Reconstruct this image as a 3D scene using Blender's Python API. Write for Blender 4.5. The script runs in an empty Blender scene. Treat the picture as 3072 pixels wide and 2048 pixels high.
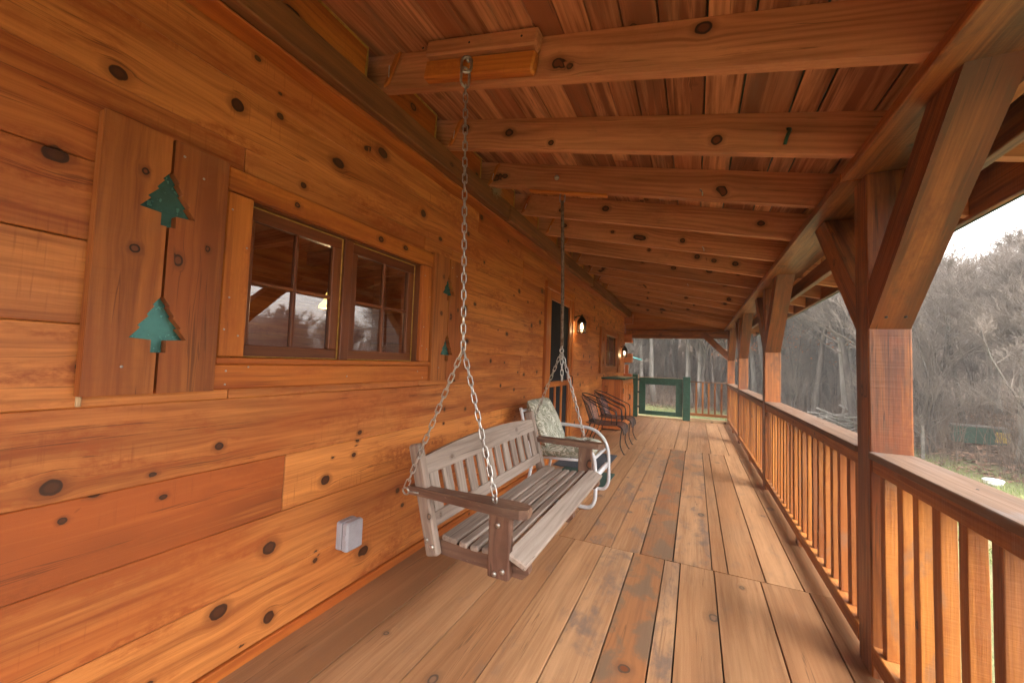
import bpy, math, random
import numpy as np
from mathutils import Vector, Matrix
from mathutils.geometry import delaunay_2d_cdt
R = math.radians
rng = np.random.default_rng(7)
random.seed(11)
sc = bpy.context.scene
C = sc.collection

# ------------------------------------------------------------------ node helpers
class NT:
    def __init__(s, tree):
        s.t = tree; s.n = tree.nodes; s.l = tree.links; s.x = 0
    def node(s, kind, **kw):
        n = s.n.new(kind); s.x += 40; n.location = (s.x, 0)
        for k, v in kw.items(): setattr(n, k, v)
        return n
    def put(s, sock, v):
        if hasattr(v, 'is_output') or isinstance(v, bpy.types.NodeSocket): s.l.new(v, sock)
        elif isinstance(v, (tuple, list)) and len(v) == 3 and sock.type == 'RGBA': sock.default_value = (*v, 1)
        else: sock.default_value = v
    def math(s, op, a, b=0.0, c=0.0, clamp=False):
        n = s.node('ShaderNodeMath', operation=op, use_clamp=clamp)
        s.put(n.inputs[0], a); s.put(n.inputs[1], b); s.put(n.inputs[2], c)
        return n.outputs[0]
    def vmul(s, v, m):
        n = s.node('ShaderNodeVectorMath', operation='MULTIPLY')
        s.put(n.inputs[0], v); n.inputs[1].default_value = m
        return n.outputs[0]
    def noise(s, v, scale=1.0, detail=2.0, rough=0.5, dist=0.0):
        n = s.node('ShaderNodeTexNoise')
        s.put(n.inputs['Vector'], v); n.inputs['Scale'].default_value = scale
        n.inputs['Detail'].default_value = detail; n.inputs['Roughness'].default_value = rough
        n.inputs['Distortion'].default_value = dist
        return n.outputs[0]
    def step(s, v, a, b, lo=0.0, hi=1.0):
        n = s.node('ShaderNodeMapRange', interpolation_type='SMOOTHSTEP')
        s.put(n.inputs[0], v); n.inputs[1].default_value = a; n.inputs[2].default_value = b
        n.inputs[3].default_value = lo; n.inputs[4].default_value = hi
        return n.outputs[0]
    def mix(s, f, a, b, mode='MIX'):
        n = s.node('ShaderNodeMix', data_type='RGBA', blend_type=mode)
        s.put(n.inputs[0], f); s.put(n.inputs[6], a); s.put(n.inputs[7], b)
        return n.outputs[2]
    def attr(s, name, out='Fac'):
        n = s.node('ShaderNodeAttribute'); n.attribute_name = name
        return n.outputs[out]
    def bump(s, h, strength, dist):
        n = s.node('ShaderNodeBump'); s.put(n.inputs['Height'], h)
        n.inputs['Strength'].default_value = strength; n.inputs['Distance'].default_value = dist
        return n.outputs[0]

def new_mat(name):
    m = bpy.data.materials.new(name); m.use_nodes = True
    for n in list(m.node_tree.nodes): m.node_tree.nodes.remove(n)
    t = NT(m.node_tree)
    out = t.node('ShaderNodeOutputMaterial'); b = t.node('ShaderNodeBsdfPrincipled')
    t.l.new(b.outputs[0], out.inputs[0])
    return m, t, b, out

def wood(name, light, dark, red, knot=(.03, .012, .006), heart=(.16, .05, .018), streak=.55, ring=.3, grain=.35,
         saw=.0, stain=None, stain_amt=0.0, stain_scale=(3, 9, 9), stain_t=(.55, .68), rough=.5, bump=.35, spec=.35, grime=.0, mottle=.0, crack=.55):
    m, t, b, out = new_mat(name)
    wc = t.attr('wc', 'Vector'); kl = t.node('ShaderNodeVectorMath', operation='LENGTH'); t.put(kl.inputs[0], t.attr('knot', 'Vector')); kn = kl.outputs['Value']; tone = t.attr('tone')
    n1 = t.noise(t.vmul(wc, (.75, 11, 11)), 1, 5, .6)
    n2 = t.noise(t.vmul(wc, (3.0, 130, 130)), 1, 3, .6)
    n3 = t.noise(t.vmul(wc, (.9, 3.2, 3.2)), 1, 3, .55)
    nw = t.noise(t.vmul(wc, (.7, 5, 5)), 1, 2, .5)
    sx = t.node('ShaderNodeSeparateXYZ'); t.put(sx.inputs[0], wc)
    ph = t.math('ADD', t.math('MULTIPLY', sx.outputs[1], 210.0), t.math('MULTIPLY', nw, 34.0))
    wv = t.math('MULTIPLY_ADD', t.math('SINE', ph), .5, .5)
    wv = t.math('POWER', wv, 1.6)
    n1b = t.noise(t.vmul(wc, (1.3, 22, 22)), 1, 6, .62)
    f = t.math('MULTIPLY', t.math('MULTIPLY_ADD', t.step(n1b, .46, .62), .45, t.math('MULTIPLY', t.step(n1, .40, .64), .7)), streak)
    f = t.math('MULTIPLY_ADD', t.math('MULTIPLY', wv, t.step(n3, .3, .62)), ring, f)
    f = t.math('MULTIPLY_ADD', t.math('SUBTRACT', n2, .42), grain, f)
    f = t.math('ADD', f, t.math('MULTIPLY', tone, .42), clamp=True)
    col = t.mix(f, light, dark)
    col = t.mix(t.math('MULTIPLY', t.step(n3, .42, .72), t.math('MINIMUM', t.math('MULTIPLY_ADD', tone, .6, .25), .72)), col, red)
    if saw > 0:
        s1 = t.noise(t.vmul(wc, (120, 5, 5)), 1, 2, .5)
        s2 = t.noise(t.vmul(wc, (2.2, 6, 6)), 1, 2, .5)
        sm = t.math('MULTIPLY', t.step(s1, .56, .72), t.step(s2, .5, .66))
        col = t.mix(t.math('MULTIPLY', sm, saw), col, dark)
    if mottle > 0:
        q1 = t.noise(t.vmul(wc, (2.0, 7, 7)), 1, 6, .68, .4); q2 = t.noise(t.vmul(wc, (28, 42, 42)), 1, 4, .72)
        qm = t.math('MULTIPLY', t.step(q1, .48, .64), t.step(q2, .28, .62))
        col = t.mix(t.math('MULTIPLY', qm, mottle), col, t.mix(.55, red, dark))
    kp = t.math('MULTIPLY_ADD', t.math('SUBTRACT', t.noise(t.vmul(wc, (22, 40, 40)), 1, 3), .5), .95, kn)
    col = t.mix(t.step(kp, 2.5, 1.0, 0, .5), col, t.mix(.5, dark, knot))
    kc = t.mix(t.step(kp, .45, .78), heart, knot)
    col = t.mix(t.step(kp, 1.12, .95), col, kc)
    if crack > 0:
        c1 = t.noise(t.vmul(wc, (.55, 24, 24)), 1, 3, .55); c2 = t.noise(t.vmul(wc, (1.4, 9, 9)), 1, 2, .5)
        cm = t.math('MULTIPLY', t.step(t.math('ABSOLUTE', t.math('SUBTRACT', c1, .5)), .011, .003), t.step(c2, .52, .60))
        col = t.mix(t.math('MULTIPLY', cm, crack), col, t.mix(.7, dark, (.01, .006, .004)))
    if stain:
        sn = t.noise(t.vmul(wc, stain_scale), 1, 5, .62, .3)
        col = t.mix(t.math('MULTIPLY', t.step(sn, *stain_t), stain_amt), col, stain)
        sn2 = t.noise(t.vmul(wc, (1.1, 2.2, 2.2)), 1, 4, .6)
        col = t.mix(t.math('MULTIPLY', t.step(sn2, .5, .75), stain_amt * .45), col, stain)
    if grime > 0:
        g = t.noise(t.vmul(wc, (14, 22, 22)), 1, 4, .7)
        col = t.mix(t.math('MULTIPLY', t.step(g, .52, .72), grime), col, t.mix(.6, dark, (.02, .014, .01)))
    t.put(b.inputs['Base Color'], col)
    t.put(b.inputs['Roughness'], t.math('MULTIPLY_ADD', n2, .3, rough - .15))
    b.inputs['Specular IOR Level'].default_value = spec
    h = t.math('MULTIPLY_ADD', n2, .5, t.math('MULTIPLY', n1, .6))
    if saw > 0: h = t.math('MULTIPLY_ADD', t.noise(t.vmul(wc, (120, 5, 5)), 1, 2), .35, h)
    t.put(b.inputs['Normal'], t.bump(h, bump, .003))
    return m

def plain(name, col, rough=.5, metal=0.0, var=.25, scale=25.0, spec=.5, bump=0.0, col2=None):
    m, t, b, out = new_mat(name)
    tc = t.node('ShaderNodeTexCoord').outputs['Object']
    n = t.noise(tc, scale, 5, .62)
    c2 = col2 or tuple(max(0, x * (1 - var)) for x in col)
    t.put(b.inputs['Base Color'], t.mix(t.step(n, .38, .66), col, c2))
    t.put(b.inputs['Roughness'], t.math('MULTIPLY_ADD', n, .25, max(.02, rough - .12)))
    b.inputs['Metallic'].default_value = metal; b.inputs['Specular IOR Level'].default_value = spec
    if bump: t.put(b.inputs['Normal'], t.bump(n, bump, .004))
    return m

def emitter(name, col, strength):
    m, t, b, out = new_mat(name)
    b.inputs['Base Color'].default_value = (*col, 1)
    b.inputs['Emission Color'].default_value = (*col, 1); b.inputs['Emission Strength'].default_value = strength
    return m

M = {}
M['log'] = wood('stained_log', (.70, .272, .068), (.23, .058, .014), (.44, .108, .022), knot=(.05, .018, .008), heart=(.075, .025, .009), streak=.5, ring=.16, grain=.75, saw=.45, rough=.45, bump=.35, spec=.4, mottle=.95)
M['trim'] = wood('stained_trim', (.64, .22, .036), (.27, .07, .013), (.45, .105, .018), streak=.65, mottle=.6, ring=.2, grain=.6, saw=.3, rough=.5)
M['shutter'] = wood('shutter_board', (.52, .185, .042), (.22, .066, .018), (.36, .095, .022), streak=.65, ring=.25, grain=.5, saw=.25, rough=.5, mottle=.5, stain=(.3, .13, .05), stain_amt=.25, stain_scale=(4, 4, 4))
M['sash'] = wood('dark_sash', (.26, .085, .026), (.10, .03, .012), (.18, .048, .015), streak=.4, grain=.5, rough=.4)
M['rafter'] = wood('rafter_wood', (.66, .288, .132), (.28, .106, .046), (.46, .162, .066), streak=.55, ring=.4, grain=.45, saw=.2, rough=.6, heart=(.13, .035, .014), mottle=.5, stain=(.2, .11, .065), stain_amt=.4, stain_scale=(5, 9, 9), stain_t=(.6, .72))
M['roof'] = wood('roof_board', (.70, .335, .162), (.2, .073, .032), (.44, .148, .06), streak=.85, ring=.25, grain=.5, rough=.65, stain=(.20, .125, .075), stain_amt=.5, stain_scale=(1.5, 10, 10))
M['timber'] = wood('post_timber', (.41, .138, .030), (.085, .025, .009), (.235, .055, .012), streak=.7, ring=.25, grain=.9, saw=.35, rough=.42, bump=.7, mottle=1.0, crack=.8, stain=(.10, .040, .018), stain_amt=.7, stain_scale=(5, 14, 14), spec=.45)
M['rail'] = wood('rail_wood', (.45, .172, .036), (.16, .048, .012), (.30, .086, .02), streak=.6, mottle=.7, ring=.2, grain=.9, saw=.5, rough=.5, bump=.9, stain=(.21, .115, .065), stain_amt=.6, stain_scale=(5, 14, 14))
M['cap'] = wood('rail_cap', (.205, .13, .085), (.10, .056, .034), (.16, .074, .036), streak=.6, grain=.7, mottle=.5, rough=.6, stain=(.16, .14, .135), stain_amt=.6, stain_scale=(2.5, 12, 12), spec=.22)
M['dark_timber'] = wood('weathered_ledger', (.27, .10, .028), (.11, .04, .013), (.19, .058, .016), streak=.7, grain=.4, rough=.7)
M['deck'] = wood('deck_board', (.49, .275, .138), (.25, .125, .058), (.38, .18, .078), knot=(.10, .065, .045), heart=(.24, .14, .085), streak=.6, ring=.2, grain=.55, rough=.5, bump=.3, mottle=.35, stain=(.19, .125, .09), stain_amt=.4, stain_scale=(5, 10, 10), stain_t=(.58, .75))
M['deck_stained'] = wood('deck_board_stained', (.50, .29, .15), (.26, .13, .062), (.39, .185, .082), knot=(.08, .06, .05), heart=(.2, .13, .09), streak=.6, ring=.2, grain=.55, rough=.55, bump=.3, mottle=.4, stain=(.16, .115, .092), stain_amt=.85, stain_scale=(4.5, 8, 8), stain_t=(.46, .68))
M['deck_brown'] = wood('deck_board_brown', (.34, .155, .065), (.19, .085, .042), (.36, .13, .042), knot=(.08, .05, .035), streak=.6, grain=.3, rough=.5, bump=.2, stain=(.17, .115, .075), stain_amt=.85, stain_scale=(4, 6, 6), stain_t=(.46, .6))
M['grey_wood'] = wood('weathered_swing_wood', (.40, .33, .28), (.17, .125, .10), (.29, .21, .165), knot=(.09, .06, .045), heart=(.2, .12, .08), streak=.55, ring=.35, grain=.6, rough=.65, bump=.5, stain=(.25, .20, .175), stain_amt=.6, stain_scale=(3, 18, 18))
M['brown_wood'] = wood('worn_swing_brown', (.24, .135, .088), (.085, .043, .03), (.16, .072, .047), streak=.6, grain=.7, rough=.55, bump=.6, stain=(.34, .25, .18), stain_amt=.5, stain_scale=(10, 60, 60), stain_t=(.6, .66))
M['cabinet'] = wood('cabinet_pine', (.56, .20, .045), (.30, .085, .020), (.44, .12, .026), streak=.5, ring=.3, grain=.4, rough=.4)
M['pale'] = wood('pale_new_wood', (.62, .46, .28), (.42, .28, .15), (.5, .34, .18), streak=.4, grain=.4, rough=.6)
M['green'] = plain('green_paint', (.018, .085, .055), .42, var=.35, scale=18, bump=.1)
M['tree_green'] = plain('cutout_green_metal', (.09, .29, .26), .24, metal=.62, var=.25, scale=40, spec=.8)
M['galv'] = plain('galvanised_steel', (.52, .51, .49), .35, metal=.9, var=.35, scale=60)
M['rust'] = plain('rusty_rod', (.22, .16, .12), .7, metal=.3, var=.6, scale=45, bump=.3, col2=(.10, .06, .04))
M['iron'] = plain('black_iron', (.024, .024, .028), .45, metal=.3, var=.3)
M['white_tube'] = plain('white_enamel_tube', (.56, .57, .60), .35, var=.08)
M['bronze'] = plain('dark_bronze', (.035, .024, .016), .4, metal=.7, var=.4)
M['caulk'] = plain('yellow_sealant', (.52, .30, .06), .5, var=.3, scale=40)
M['grey_box'] = plain('grey_plastic', (.36, .36, .40), .45, var=.08)
M['screen'] = plain('dark_screen', (.026, .026, .028), .95, var=.2, scale=300, spec=.05)
M['black'] = plain('dark_gap', (.006, .004, .003), .9)
M['teal'] = plain('teal_metal_roof', (.025, .16, .15), .35, metal=.2, var=.2)
M['mat_dark'] = plain('ribbed_mat', (.05, .058, .075), .8, var=.3, scale=60, bump=.3)
M['mat_green'] = plain('turf_mat', (.018, .06, .045), .95, var=.5, scale=220, bump=.8)
M['white'] = plain('white_plastic', (.82, .83, .84), .4, var=.04)
M['yellow'] = plain('yellow_panel', (.55, .38, .03), .5, var=.2)
M['straw'] = plain('dry_straw', (.42, .33, .19), .8, var=.4)
M['bulb'] = emitter('lit_bulb', (1.0, .76, .40), 2.2)
M['lit_shade'] = emitter('lit_shade', (1.0, .62, .14), .35)

def glass(name, tint, refl=1.0):
    m = bpy.data.materials.new(name); m.use_nodes = True
    for n in list(m.node_tree.nodes): m.node_tree.nodes.remove(n)
    t = NT(m.node_tree); out = t.node('ShaderNodeOutputMaterial')
    tr = t.node('ShaderNodeBsdfTransparent'); tr.inputs[0].default_value = (*tint, 1)
    gl = t.node('ShaderNodeBsdfGlossy'); gl.inputs['Roughness'].default_value = .012
    tc = t.node('ShaderNodeTexCoord').outputs['Object']
    nn = t.bump(t.noise(tc, 2.2, 1, .4), .035, .03)
    t.put(gl.inputs['Normal'], nn)
    fr = t.node('ShaderNodeFresnel'); fr.inputs[0].default_value = 1.52
    f2 = t.math('MULTIPLY', fr.outputs[0], 2.0 * refl, clamp=True)
    mx = t.node('ShaderNodeMixShader'); t.put(mx.inputs[0], f2)
    t.l.new(tr.outputs[0], mx.inputs[1]); t.l.new(gl.outputs[0], mx.inputs[2]); t.l.new(mx.outputs[0], out.inputs[0])
    return m
M['glass'] = glass('window_glass', (.72, .70, .66), 2.0)
M['lamp_glass'] = glass('lantern_glass', (.95, .93, .88), .7)

def wire_mesh(name, k, thr):
    m = bpy.data.materials.new(name); m.use_nodes = True
    for n in list(m.node_tree.nodes): m.node_tree.nodes.remove(n)
    t = NT(m.node_tree); out = t.node('ShaderNodeOutputMaterial'); uv = t.attr('wc', 'Vector')
    sx = t.node('ShaderNodeSeparateXYZ'); t.put(sx.inputs[0], uv)
    a = t.math('ABSOLUTE', t.math('SINE', t.math('MULTIPLY', t.math('ADD', sx.outputs[0], sx.outputs[1]), k)))
    b = t.math('ABSOLUTE', t.math('SINE', t.math('MULTIPLY', t.math('SUBTRACT', sx.outputs[0], sx.outputs[1]), k)))
    f = t.math('LESS_THAN', t.math('MINIMUM', a, b), thr)
    tr = t.node('ShaderNodeBsdfTransparent'); d = t.node('ShaderNodeBsdfPrincipled'); d.inputs['Base Color'].default_value = (.045, .045, .055, 1); d.inputs['Roughness'].default_value = .4; d.inputs['Metallic'].default_value = .3
    mx = t.node('ShaderNodeMixShader'); t.put(mx.inputs[0], f); t.l.new(tr.outputs[0], mx.inputs[1]); t.l.new(d.outputs[0], mx.inputs[2]); t.l.new(mx.outputs[0], out.inputs[0])
    return m
M['mesh_back'] = wire_mesh('wire_mesh_back', 300, .42)
M['mesh_seat'] = wire_mesh('wire_mesh_seat', 300, .75)
def skin(mb, G, mi=1):
    n, m = len(G), len(G[0]); P = np.array(G).reshape(-1, 3); u = np.repeat(np.arange(n), m) * .012; v = np.tile(np.arange(m), n) * .018
    mb.add(P, [(i * m + j, (i + 1) * m + j, (i + 1) * m + j + 1, i * m + j + 1) for i in range(n - 1) for j in range(m - 1)], np.stack([u, v, 0 * u], 1), mi=mi, smooth=True)
def fabric():
    m, t, b, out = new_mat('leaf_print_fabric')
    tc = t.node('ShaderNodeTexCoord').outputs['Object']
    n0 = t.node('ShaderNodeTexNoise'); t.put(n0.inputs['Vector'], tc); n0.inputs['Scale'].default_value = 9; n0.inputs['Detail'].default_value = 2
    v = t.node('ShaderNodeVectorMath', operation='MULTIPLY_ADD'); t.put(v.inputs[0], n0.outputs['Color']); v.inputs[1].default_value = (.22, .22, .22); t.put(v.inputs[2], tc)
    w = t.node('ShaderNodeTexWave', wave_type='RINGS'); t.put(w.inputs['Vector'], v.outputs[0]); w.inputs['Scale'].default_value = 11; w.inputs['Distortion'].default_value = 9; w.inputs['Detail'].default_value = 2
    k = t.step(w.outputs['Fac'], .42, .6)
    k2 = t.step(t.noise(tc, 16, 3), .44, .56)
    c = t.mix(k, (.27, .28, .21), (.60, .60, .52)); c = t.mix(t.math('MULTIPLY', k2, .45), c, (.21, .225, .165))
    t.put(b.inputs['Base Color'], c); b.inputs['Roughness'].default_value = .9
    t.put(b.inputs['Normal'], t.bump(t.noise(tc, 500, 2), .2, .001))
    return m
M['fabric'] = fabric()

# ------------------------------------------------------------------ mesh builder
class MB:
    def __init__(s):
        s.v = []; s.wc = []; s.k = []; s.t = []; s.f = []; s.mi = []; s.sm = []; s.n = 0
    def add(s, v, f, wc=None, k=None, tone=0.0, mi=0, smooth=False):
        v = np.asarray(v, float).reshape(-1, 3); n = len(v)
        s.v.append(v); s.wc.append(np.asarray(v if wc is None else wc, float)); s.k.append(np.tile((0, 0, 6.0), (n, 1)) if k is None else np.asarray(k, float))
        s.t.append(np.full(n, float(tone)))
        s.f += [tuple(int(i) + s.n for i in q) for q in f]; s.mi += [mi] * len(f); s.sm += [smooth] * len(f)
        s.n += n
    def build(s, name, mats, parent=None, loc=None):
        me = bpy.data.meshes.new(name)
        V = np.concatenate(s.v)
        me.from_pydata(V.tolist(), [], s.f); 
        for nm, arr, ty in (('wc', np.concatenate(s.wc), 'FLOAT_VECTOR'), ('knot', np.concatenate(s.k), 'FLOAT_VECTOR'), ('tone', np.concatenate(s.t), 'FLOAT')):
            a = me.attributes.new(nm, ty, 'POINT')
            a.data.foreach_set('vector' if ty == 'FLOAT_VECTOR' else 'value', arr.astype(np.float32).ravel())
        for m in (mats if isinstance(mats, (list, tuple)) else [mats]): me.materials.append(M[m] if isinstance(m, str) else m)
        me.polygons.foreach_set('material_index', s.mi); me.polygons.foreach_set('use_smooth', s.sm)
        me.update()
        o = bpy.data.objects.new(name, me); C.objects.link(o)
        if loc is not None: o.location = loc
        if parent is not None:
            o.parent = parent
            if loc is None: o.matrix_parent_inverse = Matrix.Translation(parent.location).inverted() if not parent.get('_mesh') else Matrix()
        o['_mesh'] = 1
        return o

def flow(u, v, w, kn):
    """knot distance field and grain offset for local points"""
    d = np.full(len(u), 6.0); off = np.zeros(len(u)); K = np.tile((0, 0, 6.0), (len(u), 1))
    for (ku, kv, kw, r) in kn:
        du = (u - ku) / ((1.0 + (r * 7919 % .5)) * r); dv = (v - kv) / r; dw = (w - kw) / r
        q2 = du * du + dv * dv + dw * dw; q = np.sqrt(q2)
        b = (q < d) & (q < 3.2); d = np.where(b, q, d)
        K[b] = np.stack([du, dv, np.sqrt(np.maximum(0, q - 2.2)) * 2 + dw * .999], 1)[b]
        off += (v - kv) / np.maximum(q2 * .55, 1.0) * .9
    return K, off

def unit(a): a = np.asarray(a, float); return a / np.linalg.norm(a)

def board(mb, O, L, W, length, wid, thk, res=.06, resv=None, knots=None, nk=None, ch=.004, wav=.0, tone=None, mi=0, kr=(.012, .03), faces='w'):
    """O: centre of the start face; L: grain direction; W: width direction"""
    L = unit(L); W = unit(W); T = np.cross(L, W); O = np.asarray(O, float)
    h, g = wid / 2, thk / 2
    ch = min(ch, h * .4, g * .4)
    rv = resv or max(.025, res * .8)
    nv = max(1, int(round((wid - 2 * ch) / rv))); nw = max(1, int(round((thk - 2 * ch) / rv)))
    ring = []
    for i in range(nv + 1): ring.append((-h + ch + (wid - 2 * ch) * i / nv, g))
    for i in range(nw + 1): ring.append((h, g - ch - (thk - 2 * ch) * i / nw))
    for i in range(nv + 1): ring.append((h - ch - (wid - 2 * ch) * i / nv, -g))
    for i in range(nw + 1): ring.append((-h, -g + ch + (thk - 2 * ch) * i / nw))
    ring = np.array(ring); m = len(ring)
    ns = max(1, int(round(length / res)))
    us = np.linspace(0, length, ns + 1)
    if ch > .001:
        us = np.concatenate([[0, ch], us[1:-1], [length - ch, length]]) if ns > 1 else np.array([0, ch, length - ch, length])
    ns = len(us) - 1
    U = np.repeat(us, m); Vv = np.tile(ring[:, 0], ns + 1); Ww = np.tile(ring[:, 1], ns + 1)
    if ch > .001:
        e = ((U < 1e-6) | (U > length - 1e-6))
        Vv = np.where(e, Vv * (1 - ch / h), Vv); Ww = np.where(e, Ww * (1 - ch / g), Ww)
    if knots is None:
        nk = int(rng.poisson(max(.0, length * wid * 9))) if nk is None else nk
        knots = []
        for _ in range(nk):
            r = rng.uniform(*kr)
            side = rng.choice([-1, 1])
            if thk > wid * .6 and rng.random() < .5: knots.append((rng.uniform(0, length), side * h, rng.uniform(-g, g) * .7, r))
            else: knots.append((rng.uniform(0, length), rng.uniform(-h, h) * .85, side * g, r))
    kk = []
    for a in sorted(knots, key=lambda q: -q[3]):
        if all(math.dist(a[:3], b_[:3]) > 3.6 * (a[3] + b_[3]) for b_ in kk): kk.append(a)
    d, off = flow(U, Vv, Ww, kk)
    o = rng.uniform(-50, 50, 3)
    wc = np.stack([U + o[0], Vv - off + o[1], Ww + o[2]], 1)
    P = O + np.outer(U, L) + np.outer(Vv, W) + np.outer(Ww, T)
    if wav:
        ph = rng.uniform(0, 6.28, 6)
        wv = np.sin(U * 3.1 + ph[0]) + .6 * np.sin(U * 7.3 + ph[1]) + .4 * np.sin(U * 15 + ph[2])
        wt = np.sin(U * 2.3 + ph[3]) + .6 * np.sin(U * 6.1 + ph[4]) + .5 * np.sin(U * 13 + ph[5] + Vv * 20)
        P = P + np.outer(wv * wav * .5 * np.sign(Vv), W) + np.outer(wt * wav * .6, T)
    F = []
    for i in range(ns):
        a = i * m
        for j in range(m):
            k = (j + 1) % m
            F.append((a + j, a + k, a + m + k, a + m + j))
    F.append(tuple(range(m))); F.append(tuple(reversed(range(ns * m, ns * m + m))))
    mb.add(P, [q[::-1] for q in F] if np.dot(np.cross(L, W), T) < 0 else F, wc, d, rng.random() if tone is None else tone, mi)

def poly(mb, pts, O, U, V, thk, grid=None, grain=0, knots=(), tone=None, mi=0):
    """prism of the 2-D outline pts (ccw) in the frame O,U,V, extruded thk along U x V; grain: angle of the grain in the UV plane"""
    U = unit(U); V = unit(V); N = np.cross(U, V); O = np.asarray(O, float)
    pts = [tuple(p) for p in pts]; n = len(pts)
    vs = [Vector(p) for p in pts]
    if grid:
        a = np.array(pts); lo, hi = a.min(0), a.max(0)
        for x in np.arange(lo[0] + grid, hi[0], grid):
            for y in np.arange(lo[1] + grid, hi[1], grid):
                vs.append(Vector((x, y)))
    r = delaunay_2d_cdt(vs, [], [list(range(n))], 1, 1e-6)
    P2 = np.array([(p.x, p.y) for p in r[0]]); F2 = [tuple(f) for f in r[2]]
    o = rng.uniform(-50, 50, 3); cg, sg = math.cos(grain), math.sin(grain)
    tn = rng.random() if tone is None else tone
    for side in (0, 1):
        z = thk if side else 0.0
        u = P2[:, 0] * cg + P2[:, 1] * sg; v = -P2[:, 0] * sg + P2[:, 1] * cg
        d, off = flow(u, v, np.full(len(u), 0.0), knots)
        mb.add(O + np.outer(P2[:, 0], U) + np.outer(P2[:, 1], V) + N * z, F2 if side else [f[::-1] for f in F2],
               np.stack([u + o[0], v - off + o[1], np.full(len(u), z + o[2])], 1), d, tn, mi)
    for i in range(n):
        p, q = pts[i], pts[(i + 1) % n]
        vv = [(*p, 0), (*q, 0), (*q, thk), (*p, thk)]
        X = np.array([O + a * U + b * V + c * N for a, b, c in vv])
        w = np.array([(a * cg + b * sg + o[0], -a * sg + b * cg + o[1], c + o[2]) for a, b, c in vv])
        mb.add(X, [(0, 1, 2, 3)], w, None, tn, mi)

def tube(mb, pts, r, n=8, closed=False, mi=0, caps=True):
    pts = [np.asarray(p, float) for p in pts]; m = len(pts)
    rs = [r] * m if np.isscalar(r) else list(r)
    V = []; prev = None
    for i in range(m):
        if closed: tg = pts[(i + 1) % m] - pts[i - 1]
        else: tg = pts[min(i + 1, m - 1)] - pts[max(i - 1, 0)]
        tg = tg / (np.linalg.norm(tg) + 1e-12)
        if prev is None:
            a = np.array([0, 0, 1.0]) if abs(tg[2]) < .9 else np.array([1.0, 0, 0])
            x = np.cross(a, tg)
        else: x = prev - tg * np.dot(prev, tg)
        x = x / (np.linalg.norm(x) + 1e-12); prev = x; y = np.cross(tg, x)
        for j in range(n):
            t = 2 * math.pi * j / n
            V.append(pts[i] + rs[i] * (math.cos(t) * x + math.sin(t) * y))
    F = []
    for i in range(m if closed else m - 1):
        a = i * n; b = ((i + 1) % m) * n
        for j in range(n):
            k = (j + 1) % n
            F.append((a + j, a + k, b + k, b + j))
    if not closed and caps:
        F.append(tuple(reversed(range(n)))); F.append(tuple(range((m - 1) * n, m * n)))
    mb.add(V, F, mi=mi, smooth=True)

def arc(pts, n=6):
    """Catmull-Rom through pts"""
    P = [np.asarray(p, float) for p in pts]; P = [2 * P[0] - P[1]] + P + [2 * P[-1] - P[-2]]
    out = []
    for i in range(1, len(P) - 2):
        for k in range(n):
            t = k / n
            out.append(.5 * ((2 * P[i]) + (-P[i - 1] + P[i + 1]) * t + (2 * P[i - 1] - 5 * P[i] + 4 * P[i + 1] - P[i + 2]) * t * t + (-P[i - 1] + 3 * P[i] - 3 * P[i + 1] + P[i + 2]) * t ** 3))
    out.append(P[-2]); return out

def disc(mb, c, nrm, r, h, n=12, mi=0, dome=True):
    nrm = unit(nrm); c = np.asarray(c, float)
    rs = [(r, 0), (r, h * .5), (r * .75, h * .9), (r * .2, h)] if dome else [(r, 0), (r, h), (r * .001, h)]
    tube(mb, [c + nrm * q[1] for q in rs], [q[0] for q in rs], n, mi=mi)

def lathe(mb, c, prof, n=20, mi=0):
    tube(mb, [np.asarray(c, float) + np.array([0, 0, z + 1e-5 * i]) for i, (r, z) in enumerate(prof)], [max(r, 1e-4) for r, z in prof], n, mi=mi)

def box(mb, lo, hi, ch=.003, mi=0, tone=None, res=.3, grain='x', nk=0):
    lo = np.array(lo, float); hi = np.array(hi, float); c = (lo + hi) / 2; s = hi - lo
    if grain == 'x': board(mb, (lo[0], c[1], c[2]), (1, 0, 0), (0, 1, 0), s[0], s[1], s[2], res, knots=None if nk else (), nk=nk, ch=ch, mi=mi, tone=tone)
    elif grain == 'y': board(mb, (c[0], lo[1], c[2]), (0, 1, 0), (0, 0, 1), s[1], s[2], s[0], res, knots=None if nk else (), nk=nk, ch=ch, mi=mi, tone=tone)
    else: board(mb, (c[0], c[1], lo[2]), (0, 0, 1), (1, 0, 0), s[2], s[0], s[1], res, knots=None if nk else (), nk=nk, ch=ch, mi=mi, tone=tone)

def thing(name, label, cat, loc=(0, 0, 0), group=None):
    o = bpy.data.objects.new(name, None); C.objects.link(o); o.location = loc; o.empty_display_size = .1
    o['label'] = label; o['category'] = cat
    if group: o['group'] = group
    return o
def tag(o, label, cat, group=None):
    o['label'] = label; o['category'] = cat
    if group: o['group'] = group
    return o
def struct(o): o['kind'] = 'structure'; return o
def one(fn, name, mat, parent=None, *a, **k):
    mb = MB(); fn(mb, *a, **k); return mb.build(name, mat, parent)
def copy_tree(o, parent=None):
    c = o.copy(); C.objects.link(c)
    if parent is not None: c.parent = parent
    for ch in list(o.children): copy_tree(ch, c)
    return c

WX = -1.605            # face of the log wall
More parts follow.
